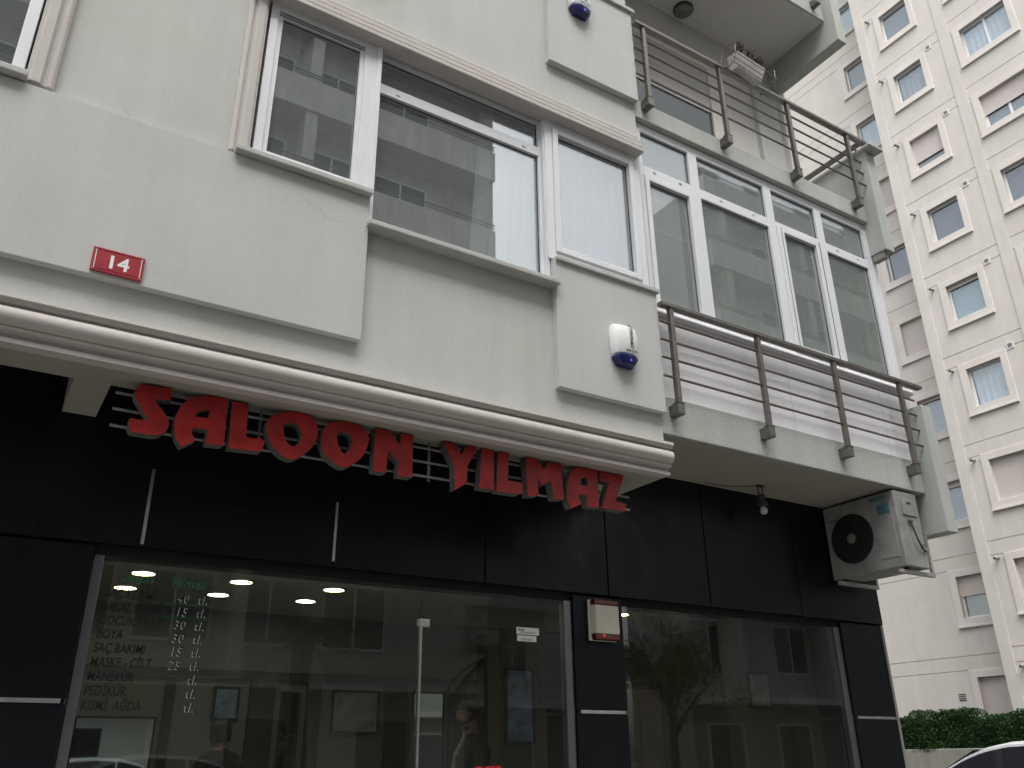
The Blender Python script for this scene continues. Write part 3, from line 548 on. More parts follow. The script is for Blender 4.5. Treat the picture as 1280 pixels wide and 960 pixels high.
# --- lamps outside
L = thing('bare_bulb_lamp', (5.70, 4.97, z(1.95)), 'bare bulb in an old socket hanging below the balcony soffit', 'lamp')
obj('hook', MB().tube([(5.672, 4.97, z(2.19)), (5.672, 4.97, z(2.115)), (5.68, 4.97, z(2.10))], .006, 6).tube([(5.728, 4.97, z(2.19)), (5.728, 4.97, z(2.115)), (5.72, 4.97, z(2.10))], .006, 6).box(5.66, 5.74, 4.95, 4.99, z(2.18), z(2.192)), 'lamp_metal', L)
obj('socket', MB().lathe([(.020, .16), (.034, .15), (.036, .095), (.048, .085), (.050, .05), (.030, .045)], (5.70, 4.97, z(1.95)), 'z', 16), 'lamp_metal', L, smooth=True)
obj('bulb', MB().lathe([(.016, .05), (.022, .035), (.033, .012), (.034, -.004), (.025, -.022), (.0005, -.030)], (5.705, 4.965, z(1.955)), 'z', 16), 'bulb', L, smooth=True)
obj('wire', MB().tube([(5.69, 4.97, z(2.185)), (5.60, 5.04, z(2.183)), (5.46, 5.12, z(2.184)), (5.2, 5.15, z(2.186))], .003, 5), 'lamp_metal', L)
L = thing('ceiling_lamp', (5.68, 5.12, z(8.04)), 'round dark glass ceiling lamp under the uppermost balcony', 'lamp')
obj('lamp_base', MB().lathe([(.118, .006), (.118, -.02)], (5.68, 5.14, z(8.04)), 'z', 32), 'lamp_metal', L, smooth=True)
obj('lamp_shade', MB().lathe([(.108, -.018), (.108, -.035), (.085, -.055), (.04, -.066), (.001, -.068)], (5.68, 5.14, z(8.04)), 'z', 32), 'lamp_glass', L, smooth=True)

# --- planter on the upper railing
PL = thing('flower_box', (5.50, 4.28, z(6.16)), 'weathered white flower box with dead stems in a wire holder on the railing', 'planter')
pm = MB(); o_ = (5.28, 5.68, 4.20, 4.34); i_ = (5.31, 5.65, 4.215, 4.325); zt_, zb_ = z(6.36), z(6.195)
ov = [(o_[0], o_[2]), (o_[1], o_[2]), (o_[1], o_[3]), (o_[0], o_[3])]; iv = [(i_[0], i_[2]), (i_[1], i_[2]), (i_[1], i_[3]), (i_[0], i_[3])]; nv = [(5.295, 4.212), (5.665, 4.212), (5.665, 4.328), (5.295, 4.328)]
vs = [(x, y, zb_) for x, y in iv]+[(x, y, zt_) for x, y in ov]+[(x, y, zt_) for x, y in nv]+[(x, y, zt_-.02) for x, y in nv]
pm.add(vs, [(0, 1, 2, 3)]+[(r*4+i, r*4+(i+1) % 4, r*4+4+(i+1) % 4, r*4+4+i) for r in range(3) for i in range(4)]); obj('trough', pm, 'planter', PL, bevel=.003)
box('soil', (5.30, 5.66, 4.214, 4.326, zt_-.03, zt_-.018), 'soil', PL, bevel=0)
tw = MB(); random.seed(11)
for i in range(46):
    x, y = random.uniform(5.31, 5.66), random.uniform(4.21, 4.30); h_ = random.uniform(.06, .20)
    p1 = (x+random.uniform(-.03, .03), y+random.uniform(-.03, .02), zt_+h_*.6); tw.tube([(x, y, zt_-.03), p1, (p1[0]+random.uniform(-.03, .03), p1[1]+random.uniform(-.03, .03), zt_+h_)], [.004, .003, .0015], 5)
    for q in range(5):
        c = Vector(p1)+Vector((random.uniform(-.03, .03), random.uniform(-.03, .03), random.uniform(-.05, .03))); d = Vector((random.uniform(-1, 1), random.uniform(-1, 1), random.uniform(-1, 1))).normalized()*.014; e = d.cross(Vector((.3, .5, .8))).normalized()*.007
        tw.quad(c-d, c-e, c+d, c+e)
obj('dead_stems', tw, 'dead_twig', PL)
wr = MB()
for x in (5.225, 5.80):
    wr.tube([(x, 4.36, z(6.20)), (x, 4.36, z(6.30)), (x, 4.345, z(6.42)), (x, 4.29, z(6.435)), (x, 4.19, z(6.40)), (x, 4.175, z(6.30)), (x, 4.19, z(6.19)), (x, 4.29, z(6.165)), (x, 4.36, z(6.20))], .005, 6)
for y, q in ((4.175, 6.30), (4.19, 6.19), (4.29, 6.165), (4.182, 6.24)): wr.tube([(5.18, y, z(q)), (5.83, y, z(q))], .004, 6)
obj('wire_holder', wr, 'rail_metal', PL, smooth=True); PL.rotation_euler = (.16, .05, .04)

# --- curtains behind the first floor windows
def curtain(name, x0, x1, y, z0, z1, label, mat='curtain', amp=.022, lean=0):
    n = int((x1-x0)*60); vs = []
    for i in range(n+1):
        t = i/n; x = x0+(x1-x0)*t; yy = y+amp*math.sin(x*37)+amp*.5*math.sin(x*83+1)
        vs += [(x+lean*(1-t)*(1-.0), yy, z0), (x+lean*.45*(1-t), yy, (z0+z1)/2), (x, yy*.7+y*.3, z1)]
    mb = MB().add(vs, [(3*i+j, 3*i+3+j, 3*i+4+j, 3*i+1+j) for i in range(n) for j in range(2)])
    o = obj(name, mb, mat, None, ((x0+x1)/2, y, z0), smooth=True); return tag(o, label, 'curtain')
curtain('curtain', 2.60, 3.08, 4.54, z(3.15), z(4.68), 'white curtain drawn to the right in the wide window', lean=-.09)
curtain('curtain', 3.12, 4.0, 4.53, z(3.3), z(4.68), 'white net curtain filling the right window of the bay')

# ================================================================== INSIDE THE SALON
def downlight(x, y, warm, label):
    d = thing('downlight', (x, y, z(1.352)), label, 'lamp', 'salon ceiling spotlights')
    obj('rim', MB().lathe([(.112, 0), (.108, -.012), (.088, -.010), (.088, 0)], (x, y, z(1.352)), 'z', 28), 'steel', d, smooth=True)
    obj('diffuser', MB().lathe([(.085, -.003), (.080, -.007), (.0005, -.008)], (x, y, z(1.352)), 'z', 28), 'lamp_warm' if warm else 'lamp_cool', d)
for x, y, wm, lb in [(1.085, 7.09, 1, 'lit warm spotlight behind the green script lettering'), (1.07, 7.78, 1, 'lit yellowish spotlight above the first price row'), (1.835, 7.08, 1, 'lit warm spotlight right of the green lettering'), (1.822, 7.75, 0, 'lit cool white spotlight above the price numbers'),
                     (2.62, 7.06, 1, 'lit warm spotlight nearest the glass door'), (2.598, 7.71, 0, 'lit cool white spotlight left of the glass door'), (5.68, 6.99, 1, 'lit spotlight seen beside the cream alarm box')]: downlight(x, y, wm, lb)
def mirror(x0, x1, z0, z1, y, label):
    o = box('wall_mirror', (x0, x1, y-.012, y, z0, z1), 'mirror', None, ((x0+x1)/2, y, z0), bevel=0); tag(o, label, 'mirror')
    obj('mirror_frame', frame_rect(MB(), x0-.015, x1+.015, z0-.015, z1+.015, .018, y-.02, y), 'frame_black', o); return o
mirror(.97, 1.60, .6, z(.37), 8.58, 'wide salon mirror below the price list'); mirror(2.74, 2.90, .6, z(.61), 8.58, 'narrow salon mirror left of the door bar'); mirror(4.14, 4.48, .5, z(.65), 8.58, 'salon mirror behind the glass door')
box('partition', (.4, 4.9, 8.59, 8.70, .02, z(1.35)), 'shop_partition', B)
for a_, b_ in ((.45, .70), (1.66, 1.74), (2.42, 2.66), (2.98, 3.12), (3.82, 4.06), (4.55, 4.88)): box('wall_board', (a_, b_, 8.545, 8.60, .02, z(.72)), 'board_dark', B, bevel=.004)
box('cornice_board', (.4, 4.9, 8.53, 8.60, z(.725), z(.80)), 'board_dark', B)
def picture(x0, x1, z0, z1, y, mat, label, cat='picture'):
    o = obj('framed_picture', frame_rect(MB(), x0, x1, z0, z1, .022, y-.03, y), 'frame_black', None, ((x0+x1)/2, y, z0), bevel=.003); tag(o, label, cat)
    box('print', (x0+.022, x1-.022, y-.018, y-.006, z0+.022, z1-.022), mat, o, bevel=0); return o
picture(2.09, 2.33, z(.36), z(.66), 8.585, 'art_blue', 'blue and white framed picture right of the price list'); picture(3.24, 3.75, z(.25), z(.66), 8.585, 'art_grey', 'grey framed poster left of the glass door bar')
picture(4.10, 4.40, z(.12), z(.74), 6.7, 'art_blue', 'tall framed picture on the pier beside the glass door'); box('pier', (4.05, 4.62, 6.70, 6.9, .02, z(1.35)), 'shop_wall', B)
picture(6.55, 6.85, z(.42), z(.76), 6.2, 'art_grey', 'small framed portrait on the right interior wall'); box('pier', (6.4, 7.1, 6.2, 6.35, .02, z(1.35)), 'shop_wall', B)
cab = thing('styling_cabinet', (5.9, 7.2, 0), 'dark cabinet seen through the right shop window', 'cabinet')
box('carcass', (5.6, 6.25, 7.1, 7.45, .02, z(.70)), 'frame_black', cab); box('door', (5.63, 5.92, 7.085, 7.1, .1, z(.64)), 'wood', cab); box('door', (5.935, 6.22, 7.085, 7.1, .1, z(.64)), 'wood', cab)

# ================================================================== PEOPLE
def person(px, py, face, label, hgt=1.74, shirt='shirt'):
    """one skinned body, standing; local x forward"""
    k_ = hgt/1.74; V = []; E_ = []; Rd = []
    def add(p, r, par=None):
        V.append(tuple(c*k_ for c in p)); Rd.append(r if isinstance(r, tuple) else (r, r))
        if par is not None: E_.append((par, len(V)-1))
        return len(V)-1
    pel = add((0, 0, .95), (.125, .165)); wst = add((.005, 0, 1.10), (.11, .15), pel); ch = add((.0, 0, 1.28), (.12, .175), wst); sh = add((-.01, 0, 1.42), (.095, .14), ch)
    nk = add((0, 0, 1.49), .068, sh); n2 = add((.015, 0, 1.545), .064, nk); h1 = add((.03, 0, 1.61), (.085, .072), n2); h2 = add((.02, 0, 1.68), (.095, .078), h1); add((.015, 0, 1.735), (.06, .05), h2)
    add((.118, 0, 1.615), .012, h1)
    for s in (-1, 1):
        hp_ = add((0, s*.09, .90), .095, pel); kn = add((.02, s*.10, .50), .062, hp_); an = add((-.01, s*.10, .10), .043, kn); ft = add((.05, s*.10, .045), .042, an); add((.16, s*.11, .035), .036, ft)
        sd_ = add((-.01, s*.17, 1.41), .066, sh); el = add((.02, s*.235, 1.13), .047, sd_); wr_ = add((.13, s*.20, .93), .032, el); pm_ = add((.165, s*.19, .875), (.022, .038), wr_)
        for i, (fo, ln) in enumerate(((-.028, .070), (-.010, .078), (.010, .074), (.026, .058))):
            a1 = add((.19, s*(.19+fo*.6), .835), .0095, pm_); a2 = add((.20, s*(.19+fo*.7), .835-ln*.5), .0088, a1); add((.19, s*(.19+fo*.7), .835-ln), .008, a2)
        t1 = add((.195, s*.165, .87), .0105, pm_); add((.215, s*.16, .845), .009, t1)
    me = bpy.data.meshes.new('person'); me.from_pydata(V, E_, []); o = bpy.data.objects.new('person_tmp', me); COL.objects.link(o)
    md = o.modifiers.new('skin', 'SKIN'); md.use_smooth_shade = True
    for i, sv in enumerate(me.skin_vertices[0].data): sv.radius = tuple(c*k_ for c in Rd[i]); sv.use_root = (i == 0)
    ss = o.modifiers.new('sub', 'SUBSURF'); ss.levels = 2; ss.render_levels = 2
    dg = bpy.context.evaluated_depsgraph_get(); bme = bpy.data.meshes.new_from_object(o.evaluated_get(dg)); bpy.data.objects.remove(o)
    bme.materials.clear()
    for m_ in ('skin', 'jacket', 'trousers', 'shoe', shirt): bme.materials.append(MATS[m_])
    for p in bme.polygons:
        c = p.center/k_; p.use_smooth = True
        if c.z > 1.50: i = 0
        elif c.z < .085: i = 3
        elif c.z < .97 and abs(c.y) < .17 and c.x < .1: i = 2
        elif c.z < .93 and (abs(c.y) > .12 and c.x > .1): i = 0
        elif c.x > .05 and abs(c.y) < .045 and c.z > 1.0: i = 4
        else: i = 1
        p.material_index = i
    b = bpy.data.objects.new('person', bme); COL.objects.link(b); b.location = (px, py, .02); b.rotation_euler.z = face; ORG[b.name] = Vector((0, 0, 0)); tag(b, label, 'person')
    def head_part(nm, test, grow, mat):
        bm = bmesh.new(); bm.from_mesh(bme); dl = [f for f in bm.faces if not test(f.calc_center_median()/k_)]; bmesh.ops.delete(bm, geom=dl, context='FACES')
        bm.normal_update()
        for v in bm.verts: v.co += v.normal*grow
        mm = bpy.data.meshes.new(nm); bm.to_mesh(mm); bm.free(); mm.materials.clear()
        q = bpy.data.objects.new(nm, mm); COL.objects.link(q); mm.materials.append(MATS[mat]); q.parent = b
        for p in mm.polygons: p.material_index = 0; p.use_smooth = True
    head_part('hair', lambda c: c.z > 1.668 or (c.z > 1.60 and c.x < .045) or (c.x < -.02 and c.z > 1.56), .014*k_, 'hair')
    head_part('beard', lambda c: 1.535 < c.z < 1.60 and c.x > .045 and abs(c.y) < .07, .006*k_, 'hair')
    ey = MB()
    for s in (-1, 1): ey.lathe([(.0005, -.004), (.009, 0), (.0005, .004)], (.108*k_, s*.032*k_, 1.645*k_), 'x', 8)
    e_ = obj('eyes', ey, 'ink'); e_.parent = b; eb = MB()
    for s in (-1, 1): eb.lathe([(.0005, -.012), (.022, -.004), (.026, .004), (.012, .012)], (.02*k_, s*.078*k_, 1.63*k_), 'y', 10)
    e_ = obj('ears', eb, 'skin', smooth=True); e_.parent = b
    return b
person(3.52, 6.25, math.pi*.95, 'bearded man in dark jacket standing behind the glass door facing left', 1.76)
person(1.98, 7.7, math.pi*.6, 'person in dark jacket deep in the salon below the price numbers', 1.66)

# ================================================================== THE TOWER
XT, XA = 24.4, 25.4
TW = thing('tower_block', (XT, 12, 0), 'tall cream apartment tower with rows of square windows behind the salon', 'building')
ST = 2.9
colB = [z(20.85-ST*i+ST*2) for i in range(10)]         # sill bottoms of column B / C
colA = [z(12.14+ST*5-ST*i) for i in range(10)]
gl_ = .026
def tower_holes(sills, u0, u1, ga, gb):
    hs_ = []
    for s in sills:
        hs_.append((u0, u1, s+.27, s+1.50, .9, 1)); gz = s+1.70
        if gb > ga:
            hs_.append((ga, gb, gz+.40, gz+.40+gl_, .016, 1))
            for a_, b_ in ((ga, u0-.2), (u1+.22, gb)):
                if b_-a_ > .05: hs_.append((a_, b_, gz, gz+gl_, .016, 1))
    return hs_
wb = MB()
wall(wb, 'x', XT, 10.79, 13.29, 0, z(41), tower_holes(colB, 11.58, 12.65, 10.80, 13.285))
wall(wb, 'x', XT, -6, 10.44, 0, z(41), tower_holes(colB, 8.60, 10.13, 7.6, 10.435)+tower_holes(colB, 4.6, 6.1, 0, 0)[:10])
obj('wall', wb, 'tower_wall', TW)
wa = MB(); wall(wa, 'x', XA, 13.5, 34, 0, z(41), tower_holes(colA, 13.90, 15.02, 13.55, 33)); wa.quad((XA, 13.5, z(41)), (XA, 34, z(41)), (XA+12, 34, z(41)), (XA+12, 13.5, z(41))); wa.quad((XT, -6, z(41)), (XT, 13.6, z(41)), (XT+12, 13.6, z(41)), (XT+12, -6, z(41)))
obj('wall', wa, 'tower_wall', TW)
box('pilaster', (XT-.022, XA+.3, 13.29, 13.63, 0, z(41)), 'tower_wall', TW, bevel=0); box('pilaster', (XT-.022, XT+.2, 10.44, 10.79, 0, z(41)), 'tower_wall', TW, bevel=0)
box('pilaster', (XT-.022, XT+.2, 7.2, 7.5, 0, z(41)), 'tower_wall', TW, bevel=0)
def twin(X, u0, u1, s, style, two=False, t0=.2, t1=.22):
    """one tower window; s = underside of its sill"""
    b0, b1 = s+.27, s+1.50
    m_ = MB(); y0, y1 = u0-t0, u1+t1
    m_.box(X-.035, X+.02, y0, u0, s+.04, s+1.70); m_.box(X-.035, X+.02, u1, y1, s+.04, s+1.70); m_.box(X-.035, X+.02, u0, u1, b1, s+1.70); m_.box(X-.035, X+.02, u0, u1, s+.04, b0)
    W = obj('window', m_, 'tower_trim', TW, bevel=.006)
    box('sill', (X-.075, X+.02, y0-.01, y1+.01, s, s+.055), 'tower_trim', W, bevel=.006)
    f = MB(); d0, d1 = X+.12, X+.17
    def fr_(a, b, c, d, w):
        f.box(d0, d1, a, a+w, c, d); f.box(d0, d1, b-w, b, c, d); f.box(d0+.001, d1, a+w, b-w, c, c+w); f.box(d0+.001, d1, a+w, b-w, d-w, d)
    fr_(u0, u1, b0, b1, .055)
    if two: f.box(d0-.002, d1, (u0+u1)/2-.04, (u0+u1)/2+.04, b0, b1)
    obj('frame', f, 'pvc', W, bevel=.004)
    for a, b in ([(u0, (u0+u1)/2), ((u0+u1)/2, u1)] if two else [(u0, u1)]): box('pane', (X+.14, X+.148, a+.05, b-.05, b0+.05, b1-.05), 'glass_tower', W, bevel=0)
    mat, cover = style[0], style[1]
    if mat:                                           # curtain or blind behind the glass
        n = 40; vs = []
        for i in range(n+1):
            y = u0+.05+(u1-u0-.1)*i/n; x = X+.185+(.02*math.sin(y*34) if 'curtain' in mat else 0); vs += [(x, y, b0+.03), (x, y, b1-.02)]
        obj('blind' if 'blind' in mat else 'curtain', MB().add(vs, [(2*i, 2*i+2, 2*i+3, 2*i+1) for i in range(n)]), mat, W, smooth=True)
    if cover > 0:                                     # roller shutter lowered in front of the glass
        sm = MB(); hb = b1-(b1-b0)*cover; n = max(2, int((b1-hb)/.05))
        for i in range(n):
            q0 = hb+(b1-hb)*i/n; q1 = hb+(b1-hb)*(i+1)/n; sm.add([(X+.10, u0, q0), (X+.10, u1, q0), (X+.097, u0, (q0+q1)/2), (X+.097, u1, (q0+q1)/2), (X+.10, u0, q1), (X+.10, u1, q1)], [(0, 1, 3, 2), (2, 3, 5, 4)])
        sm.box(X+.085, X+.11, u0+.01, u1-.01, hb-.03, hb); obj('roller_shutter', sm, 'shutter', W)
    return W
stB = [('curtain', 0), ('curtain_pale', 0), ('blind_slate', 0), ('curtain', 0), ('blind_dark', .74), ('blind_dark', 0), ('blind_blue', .08), ('curtain_pale', 0), ('blind_dark', .98), ('ochre_blind', .5)]
# column B from the top: the second row in the picture is index 2
for i, s in enumerate(colB): twin(XT, 11.58, 12.65, s, [('curtain', 0), ('blind_slate', 0), ('curtain', 0), ('blind_slate', .72), ('blind_dark', 0), ('blind_blue', .08), ('curtain_pale', 0), ('blind_dark', .985), ('blind_dark', .985), ('blind_dark', .5)][i])
for i, s in enumerate(colB): twin(XT, 8.60, 10.13, s, [('curtain', 0), ('curtain_pale', .3), ('curtain_pale', 0), ('blind_slate', .55), ('blind_dark', 0), ('blind_dark', .9), ('curtain', 0), ('blind_dark', .98), ('blind_dark', .98), ('blind_dark', 0)][i], True)
for i, s in enumerate(colA): twin(XA, 13.90, 15.02, s, [('curtain_pale', 0), ('blind_slate', 0), ('curtain_pale', 0), ('blind_dark', .985), ('blind_dark', 0), ('blind_dark', .985), ('curtain', .06), ('blind_slate', .12), ('ochre_blind', .45), ('blind_dark', .90)][i])
for i, s in enumerate(colB):
    obj('drain_pipe', MB().tube([(XT+.01, 13.06, s+1.62), (XT-.20, 13.06, s+1.58)], .042, 10), 'concrete', TW, smooth=True); obj('drain_pipe_end', MB().lathe([(.034, -.203), (.034, -.200)], (XT, 13.06, s+1.58), 'x', 10), 'ac_dark', TW)
    if 2 <= i <= 8:
        v_ = box('wall_vent', (XT-.02, XT+.01, 11.12, 11.34, s+1.62, s+1.84), 'tower_trim', TW); box('grille', (XT-.023, XT-.018, 11.17, 11.29, s+1.67, s+1.79), 'alu_frame', v_, bevel=0)
for q in (1.60, 1.54, 1.48, 1.43): box('grille_slot', (XA-.012, XA+.01, 15.5, 15.72, z(q), z(q+.02)), 'ac_dark', TW, bevel=0)
box('roof_parapet', (XT-.12, XT+.3, -6, 13.7, z(41), z(41.8)), 'tower_trim', TW)

# --- garden wall, hedge, car below the tower
tag(box('garden_wall', (21.55, 22.05, -4, 26, -.13, z(.125)), 'concrete', None, (21.8, 11, -.13), bevel=.02), 'stained low concrete retaining wall under the hedge', 'wall')
random.seed(5)
hm = MB()
for i in range(36000):
    y = random.uniform(8.0, 20.0); bump_ = .10*math.sin(y*1.9)+.07*math.sin(y*4.7+1)+.05*math.sin(y*9.1)
    # points near the surface of a lumpy box
    top = .93+bump_*.9; side = random.random()
    if side < .55: x = 21.62+random.random()**2*.25-.10*math.sin(y*3.1+random.random()); q = random.uniform(.08, top)
    else: x = random.uniform(21.6, 22.4); q = top-random.random()**2*.16+random.uniform(-.02, .04)
    c = Vector((x, y, z(q))); d = Vector((random.gauss(0, 1), random.gauss(0, 1), random.gauss(0, .7)+.3)).normalized(); e = d.cross(Vector((random.gauss(0, 1), random.gauss(0, 1), random.gauss(0, 1)))).normalized()
    L_ = random.uniform(.02, .042); hm.quad(c-d*L_, c+e*L_*.5, c+d*L_, c-e*L_*.5)
HG = thing('hedge', (21.9, 14, z(.125)), 'clipped dark green hedge on the low wall beside the parked car', 'hedge')
obj('foliage', hm, 'leaf_hedge', HG); sm_ = MB()
for i in range(24):
    y = 8.2+i*.5; sm_.tube([(21.9, y, z(.1)), (21.9+random.uniform(-.1, .1), y+.1, z(.5)), (21.95, y+random.uniform(-.15, .15), z(.8))], [.03, .02, .01], 6)
obj('stems', sm_, 'bark', HG)
hc = MB(); n = 90
prof = []
for i in range(n+1):
    y = 8+12*i/n; b_ = .10*math.sin(y*1.9)+.07*math.sin(y*4.7+1); prof += [(21.80, y, z(.1)), (21.76, y, z(.55)), (21.85, y, z(.78+b_*.9)), (22.25, y, z(.78+b_*.9)), (22.35, y, z(.1))]
hc.add(prof, [(5*i+j, 5*i+5+j, 5*i+6+j, 5*i+1+j) for i in range(n) for j in range(4)]); obj('inner_foliage', hc, 'leaf_hedge', HG, smooth=True)

def car(xs, yf, label):
    """side facing the camera at x = xs, nose at y = yf pointing to +y"""
    C_ = thing('parked_car', (xs+.85, yf-2.1, -.122), label, 'car'); W2 = .87; xc = xs+W2
    st = [(0.0, .35, .62, .55), (.08, .25, .72, .70), (.35, .22, .80, .80), (.75, .20, .87, .85), (1.15, .20, .93, .87), (2.2, .20, .95, .87), (3.2, .20, .97, .87), (3.8, .22, .98, .84), (4.08, .28, .93, .76), (4.15, .40, .85, .66)]
    n = 12; vs = []
    for u, b0, b1, hw in st:
        for j in range(n):
            a = 2*math.pi*j/n+math.pi/n; cx, sz = math.cos(a), math.sin(a); sx_ = math.copysign(abs(cx)**.35, cx); zz = math.copysign(abs(sz)**.45, sz)
            vs.append((xc+hw*sx_, yf-u, -.122+(b0+b1)/2+(b1-b0)/2*zz))
    fs = [(i*n+j, i*n+(j+1) % n, (i+1)*n+(j+1) % n, (i+1)*n+j) for i in range(len(st)-1) for j in range(n)]+[tuple(range(n)), tuple(range((len(st)-1)*n, len(st)*n))]
    obj('body', MB().add(vs, fs), 'car_white', C_, smooth=True)
    roof = [(.98, .90, .74), (1.52, 1.205, .66), (1.80, 1.345, .61), (2.02, 1.42, .585), (2.30, 1.470, .57), (2.70, 1.483, .565), (3.20, 1.455, .565), (3.60, 1.36, .59), (3.85, 1.20, .63), (4.05, .93, .68)]
    g = MB(); vs = []
    for u, q, hw in roof: vs += [(xc-.77, yf-u, -.122+.92), (xc-hw-.02, yf-u, z(q-H)-.122+.122-.03), (xc-hw+.09, yf-u, q+.0), (xc, yf-u, q+.018), (xc+hw-.09, yf-u, q), (xc+hw+.02, yf-u, q-.03), (xc+.77, yf-u, -.122+.92)]
    g.add(vs, [(7*i+j, 7*i+7+j, 7*i+8+j, 7*i+1+j) for i in range(len(roof)-1) for j in range(6)]); obj('roof', g, 'car_white', C_, smooth=True)
    def side_x(q, hw, s): t = (q-.80)/(max(.2, 1.42)-.80); return xc+s*((.775)*(1-t)+(.61)*t)
    def rz(u):
        for (u0, q0, _), (u1, q1, _) in zip(roof, roof[1:]):
            if u0 <= u <= u1: return q0+(q1-q0)*(u-u0)/(u1-u0)
        return .9
    def rh(u):
        for (u0, _, q0), (u1, _, q1) in zip(roof, roof[1:]):
            if u0 <= u <= u1: return q0+(q1-q0)*(u-u0)/(u1-u0)
        return .7
    for s in (-1, 1):
        for a, b in ((1.16, 2.16), (2.16, 2.235), (2.235, 3.08), (3.12, 3.66)):
            m_ = 10; vs = []
            for i in range(m_+1):
                u = a+(b-a)*i/m_; tq = max(rz(u)-.055, .86); zb = .84; xt = xc+s*(rh(u)+.02+.010); xb = xc+s*.785
                # position on the sloping side between (0.77, .80) and roof edge
                def px_(q): t = (q-.80)/(rz(u)-.03-.80) if rz(u)-.03 > .85 else 1; return xc+s*((.77)+(rh(u)+.02-.77)*min(1, t)+.008)
                vs += [(px_(zb), yf-u, zb), (px_((zb+tq)/2), yf-u, (zb+tq)/2), (px_(tq), yf-u, tq)]
            obj('door_pillar' if b-a < .1 else 'side_window', MB().add(vs, [(3*i+j, 3*i+3+j, 3*i+4+j, 3*i+1+j) for i in range(m_) for j in range(2)]), 'black_plastic' if b-a < .1 else 'black_glass', C_, smooth=True)
        for u in (.80, 3.35):
            wl = obj('wheel', MB().lathe([(.20, -.10), (.29, -.10), (.315, -.07), (.315, .07), (.29, .10), (.20, .10)], (xc+s*.77, yf-u, .193), 'x', 28), 'tyre', C_, smooth=True)
            obj('rim', MB().lathe([(.02, -.085 if s < 0 else .085), (.20, -.10 if s < 0 else .10), (.205, 0)], (xc+s*.775, yf-u, .193), 'x', 20), 'rim', wl)
        box('headlight', (xc+s*.62-.13, xc+s*.62+.13, yf-.20, yf-.10, .48, .62), 'lamp_clear', C_, bevel=.03); box('tail_light', (xc+s*.66-.1, xc+s*.66+.1, yf-4.12, yf-4.03, .62, .80), 'lamp_red', C_, bevel=.03)
        obj('wing_mirror', MB().box(xc+s*.93-.08, xc+s*.93+.08, yf-1.42, yf-1.32, .80, .92), 'car_white', C_, bevel=.03); box('door_handle', (xc+s*.865-.015, xc+s*.865+.015, yf-2.12, yf-1.98, .70, .725), 'black_plastic', C_)
    def scr(u0, u1, w): 
        return MB().quad((xc-w, yf-u0, rz(u0)+.03), (xc+w, yf-u0, rz(u0)+.03), (xc+w*.86, yf-u1, rz(u1)+.028), (xc-w*.86, yf-u1, rz(u1)+.028))
    obj('windscreen', scr(1.02, 1.86, .62), 'black_glass', C_); obj('rear_window', scr(4.0, 3.62, .55), 'black_glass', C_)
    return C_
paint('black_glass', (.012, .014, .022), .06, var=.05, spec=.6)
car(9.82, 8.10, 'white car with dark side windows parked in front of the hedge')

c2 = car(9.82, 8.10, 'white car parked across the street, mirrored at the foot of the left shop window'); c2.location = (2.4, -5.2, -.122); c2.rotation_euler.z = R_(90)
# ================================================================== ACROSS THE STREET (seen in the panes)
def opposite(name, x0, x1, y, top, floors_z, label, wallm, bandm, wxs, ww, dep=10):
    o = thing(name, ((x0+x1)/2, y, 0), label, 'building')
    box('wall', (x0, x1, y-dep, y, -.1, top), wallm, o, bevel=0); box('ground_floor_facing', (x0-.02, x1+.02, y-.2, y+.012, -.1, 3.0), 'opp_white' if x0 < 0 else 'concrete', o, bevel=0)
    w0 = None
    for i, q in enumerate(floors_z):
        bl = box('balcony_band', (x0+.5, x1-.5, y-.02, y+1.0, q-.25, q+.85), bandm, o, bevel=.02) if i > 0 else box('canopy', (x0, x1, y-.02, y+1.3, q-.5, q-.3), 'opp_white', o, bevel=.01)
        for x in wxs:
            if x0+.6 < x < x1-ww-.3:
                w_ = box('window', (x, x+ww, y-.02, y+.03, q+.6, q+2.15), 'black_glass', o, bevel=0); f = MB()
                for a, b in ((x-.06, x), (x+ww/2-.03, x+ww/2+.03), (x+ww, x+ww+.06)): f.box(a, b, y+.001, y+.06, q+.55, q+2.2)
                f.box(x, x+ww, y+.001, y+.06, q+.55, q+.62); f.box(x, x+ww, y+.001, y+.06, q+2.14, q+2.2); obj('frame', f, 'pvc', w_)
    if top > 20:
        for i in range(int((x1-x0)/4.5)): box('pier', (x0+1.2+i*4.5, x0+1.55+i*4.5, y, y+.9, 3.0, top-.3), bandm, o, bevel=0)
        for q in floors_z[1:]:
            obj('balcony_rail', MB().tube([(x0+.5, y+.95, q+1.08), (x1-.5, y+.95, q+1.08)], .025, 6).tube([(x0+.5, y+.95, q+.97), (x1-.5, y+.95, q+.97)], .018, 6), 'rail_metal', o)
    for i in range(int((x1-x0)/3.2)):
        a = x0+.4+i*3.2; s_ = box('shop_window', (a, a+1.5, y-.02, y+.04, .3, 2.3), 'black_glass', o, bevel=0)
        obj('frame', frame_rect(MB(), a-.06, a+1.56, .24, 2.36, .07, y+.01, y+.07), 'pvc', s_)
    return o
fl = [3.4+3.0*i for i in range(8)]
opposite('apartment_building', -14, 11.9, -11, 27.5, fl, 'grey apartment block with pale balcony bands across the street, mirrored in the panes', 'opp_wall', 'opp_band', [-12.5+2.25*i for i in range(14)], 1.65)
opposite('apartment_building', 20.4, 46, -11, 21.6, fl[:7], 'second grey apartment block across the street, mirrored in the balcony glazing', 'opp_wall_b', 'opp_band', [21.2+3.1*i for i in range(8)], 1.6, 3.2)
opposite('apartment_building', 12.2, 19.0, -16, 9.5, fl[:2], 'low grey building set back between two blocks across the street', 'opp_wall_b', 'opp_wall_b', [13, 16], 1.1)
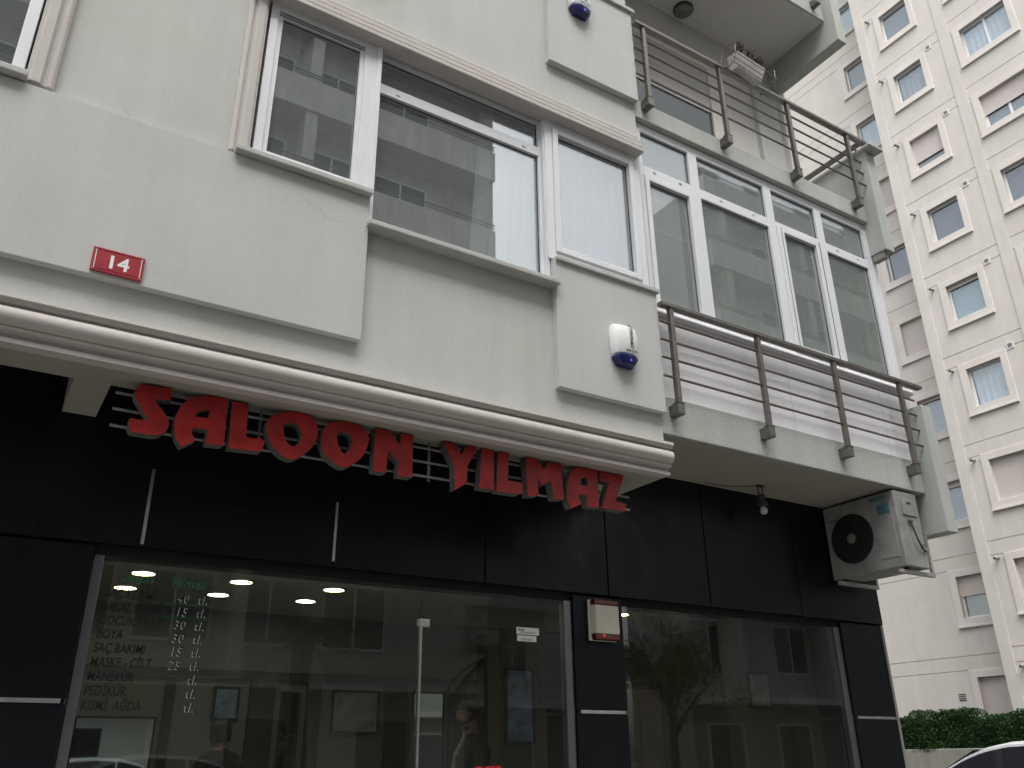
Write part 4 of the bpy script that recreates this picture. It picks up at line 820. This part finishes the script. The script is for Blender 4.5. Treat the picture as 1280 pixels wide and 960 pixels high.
def palm(x, y, h_, label, seed):
    random.seed(seed); p = thing('palm_tree', (x, y, 0), label, 'tree', 'palms across the street')
    obj('trunk', MB().tube([(x, y, 0), (x+.05, y, h_*.35), (x-.03, y, h_*.7), (x, y, h_)], [.26, .21, .19, .22], 12), 'bark', p, smooth=True); c = MB()
    for i in range(34):
        a = random.uniform(0, 6.283); el_ = random.uniform(-.5, 1.2); L_ = random.uniform(1.2, 1.7); pts = []
        for t in range(8):
            u = t/7; r = L_*u*math.cos(el_*(1-.4*u)); q = h_+L_*u*math.sin(el_)-.75*u*u*L_; pts.append(Vector((x+r*math.cos(a), y+r*math.sin(a), q)))
        c.tube(pts, [.018*(1-.8*t/7) for t in range(8)], 4, False)
        for t in range(1, 8):
            for s in (-1, 1):
                for q in (0, .5):
                    b0 = pts[t-1].lerp(pts[t], q); d = (pts[t]-pts[t-1]).normalized(); sd_ = Vector((-math.sin(a), math.cos(a), 0))*s; tip = b0+(sd_*.8+d*.7+Vector((0, 0, -.25))).normalized()*.42*(1-.5*t/8); c.quad(b0, b0+d*.035, tip)
    obj('fronds', c, 'frond', p)
palm(5.9, -6.9, 3.6, 'palm tree across the street, mirrored left of the door bar', 2); palm(10.4, -6.9, 3.5, 'palm tree across the street, mirrored in the glass door', 3)
def leafy(x, y, h_, r, mat, label, seed):
    random.seed(seed); t_ = thing('street_tree', (x, y, 0), label, 'tree')
    tk = MB().tube([(x, y, 0), (x+.05, y, h_*.45), (x, y+.1, h_*.8)], [.13, .10, .05], 10)
    for i in range(7):
        a = i*.9; tk.tube([(x, y, h_*(.4+.05*i)), (x+r*.4*math.cos(a), y+r*.4*math.sin(a), h_*(.6+.05*i)), (x+r*.75*math.cos(a), y+r*.75*math.sin(a), h_*(.72+.05*i))], [.05, .03, .012], 6)
    obj('trunk', tk, 'bark', t_, smooth=True); c = MB(); cl = [Vector((x, y, h_*.85))+Vector((random.gauss(0, r*.45), random.gauss(0, r*.45), random.gauss(0, r*.35))) for i in range(22)]
    for i in range(4500):
        p = random.choice(cl)+Vector((random.gauss(0, .28), random.gauss(0, .28), random.gauss(0, .22))); d = Vector((random.gauss(0, 1), random.gauss(0, 1), random.gauss(0, 1))).normalized()*.07; e = d.cross(Vector((random.random(), random.random(), 1))).normalized()*.035; c.quad(p-d, p-e, p+d, p+e)
    obj('crown', c, mat, t_)
leafy(15.5, -6.8, 4.2, 1.7, 'leaf_yellow', 'yellow green street tree mirrored in the right shop window', 4)
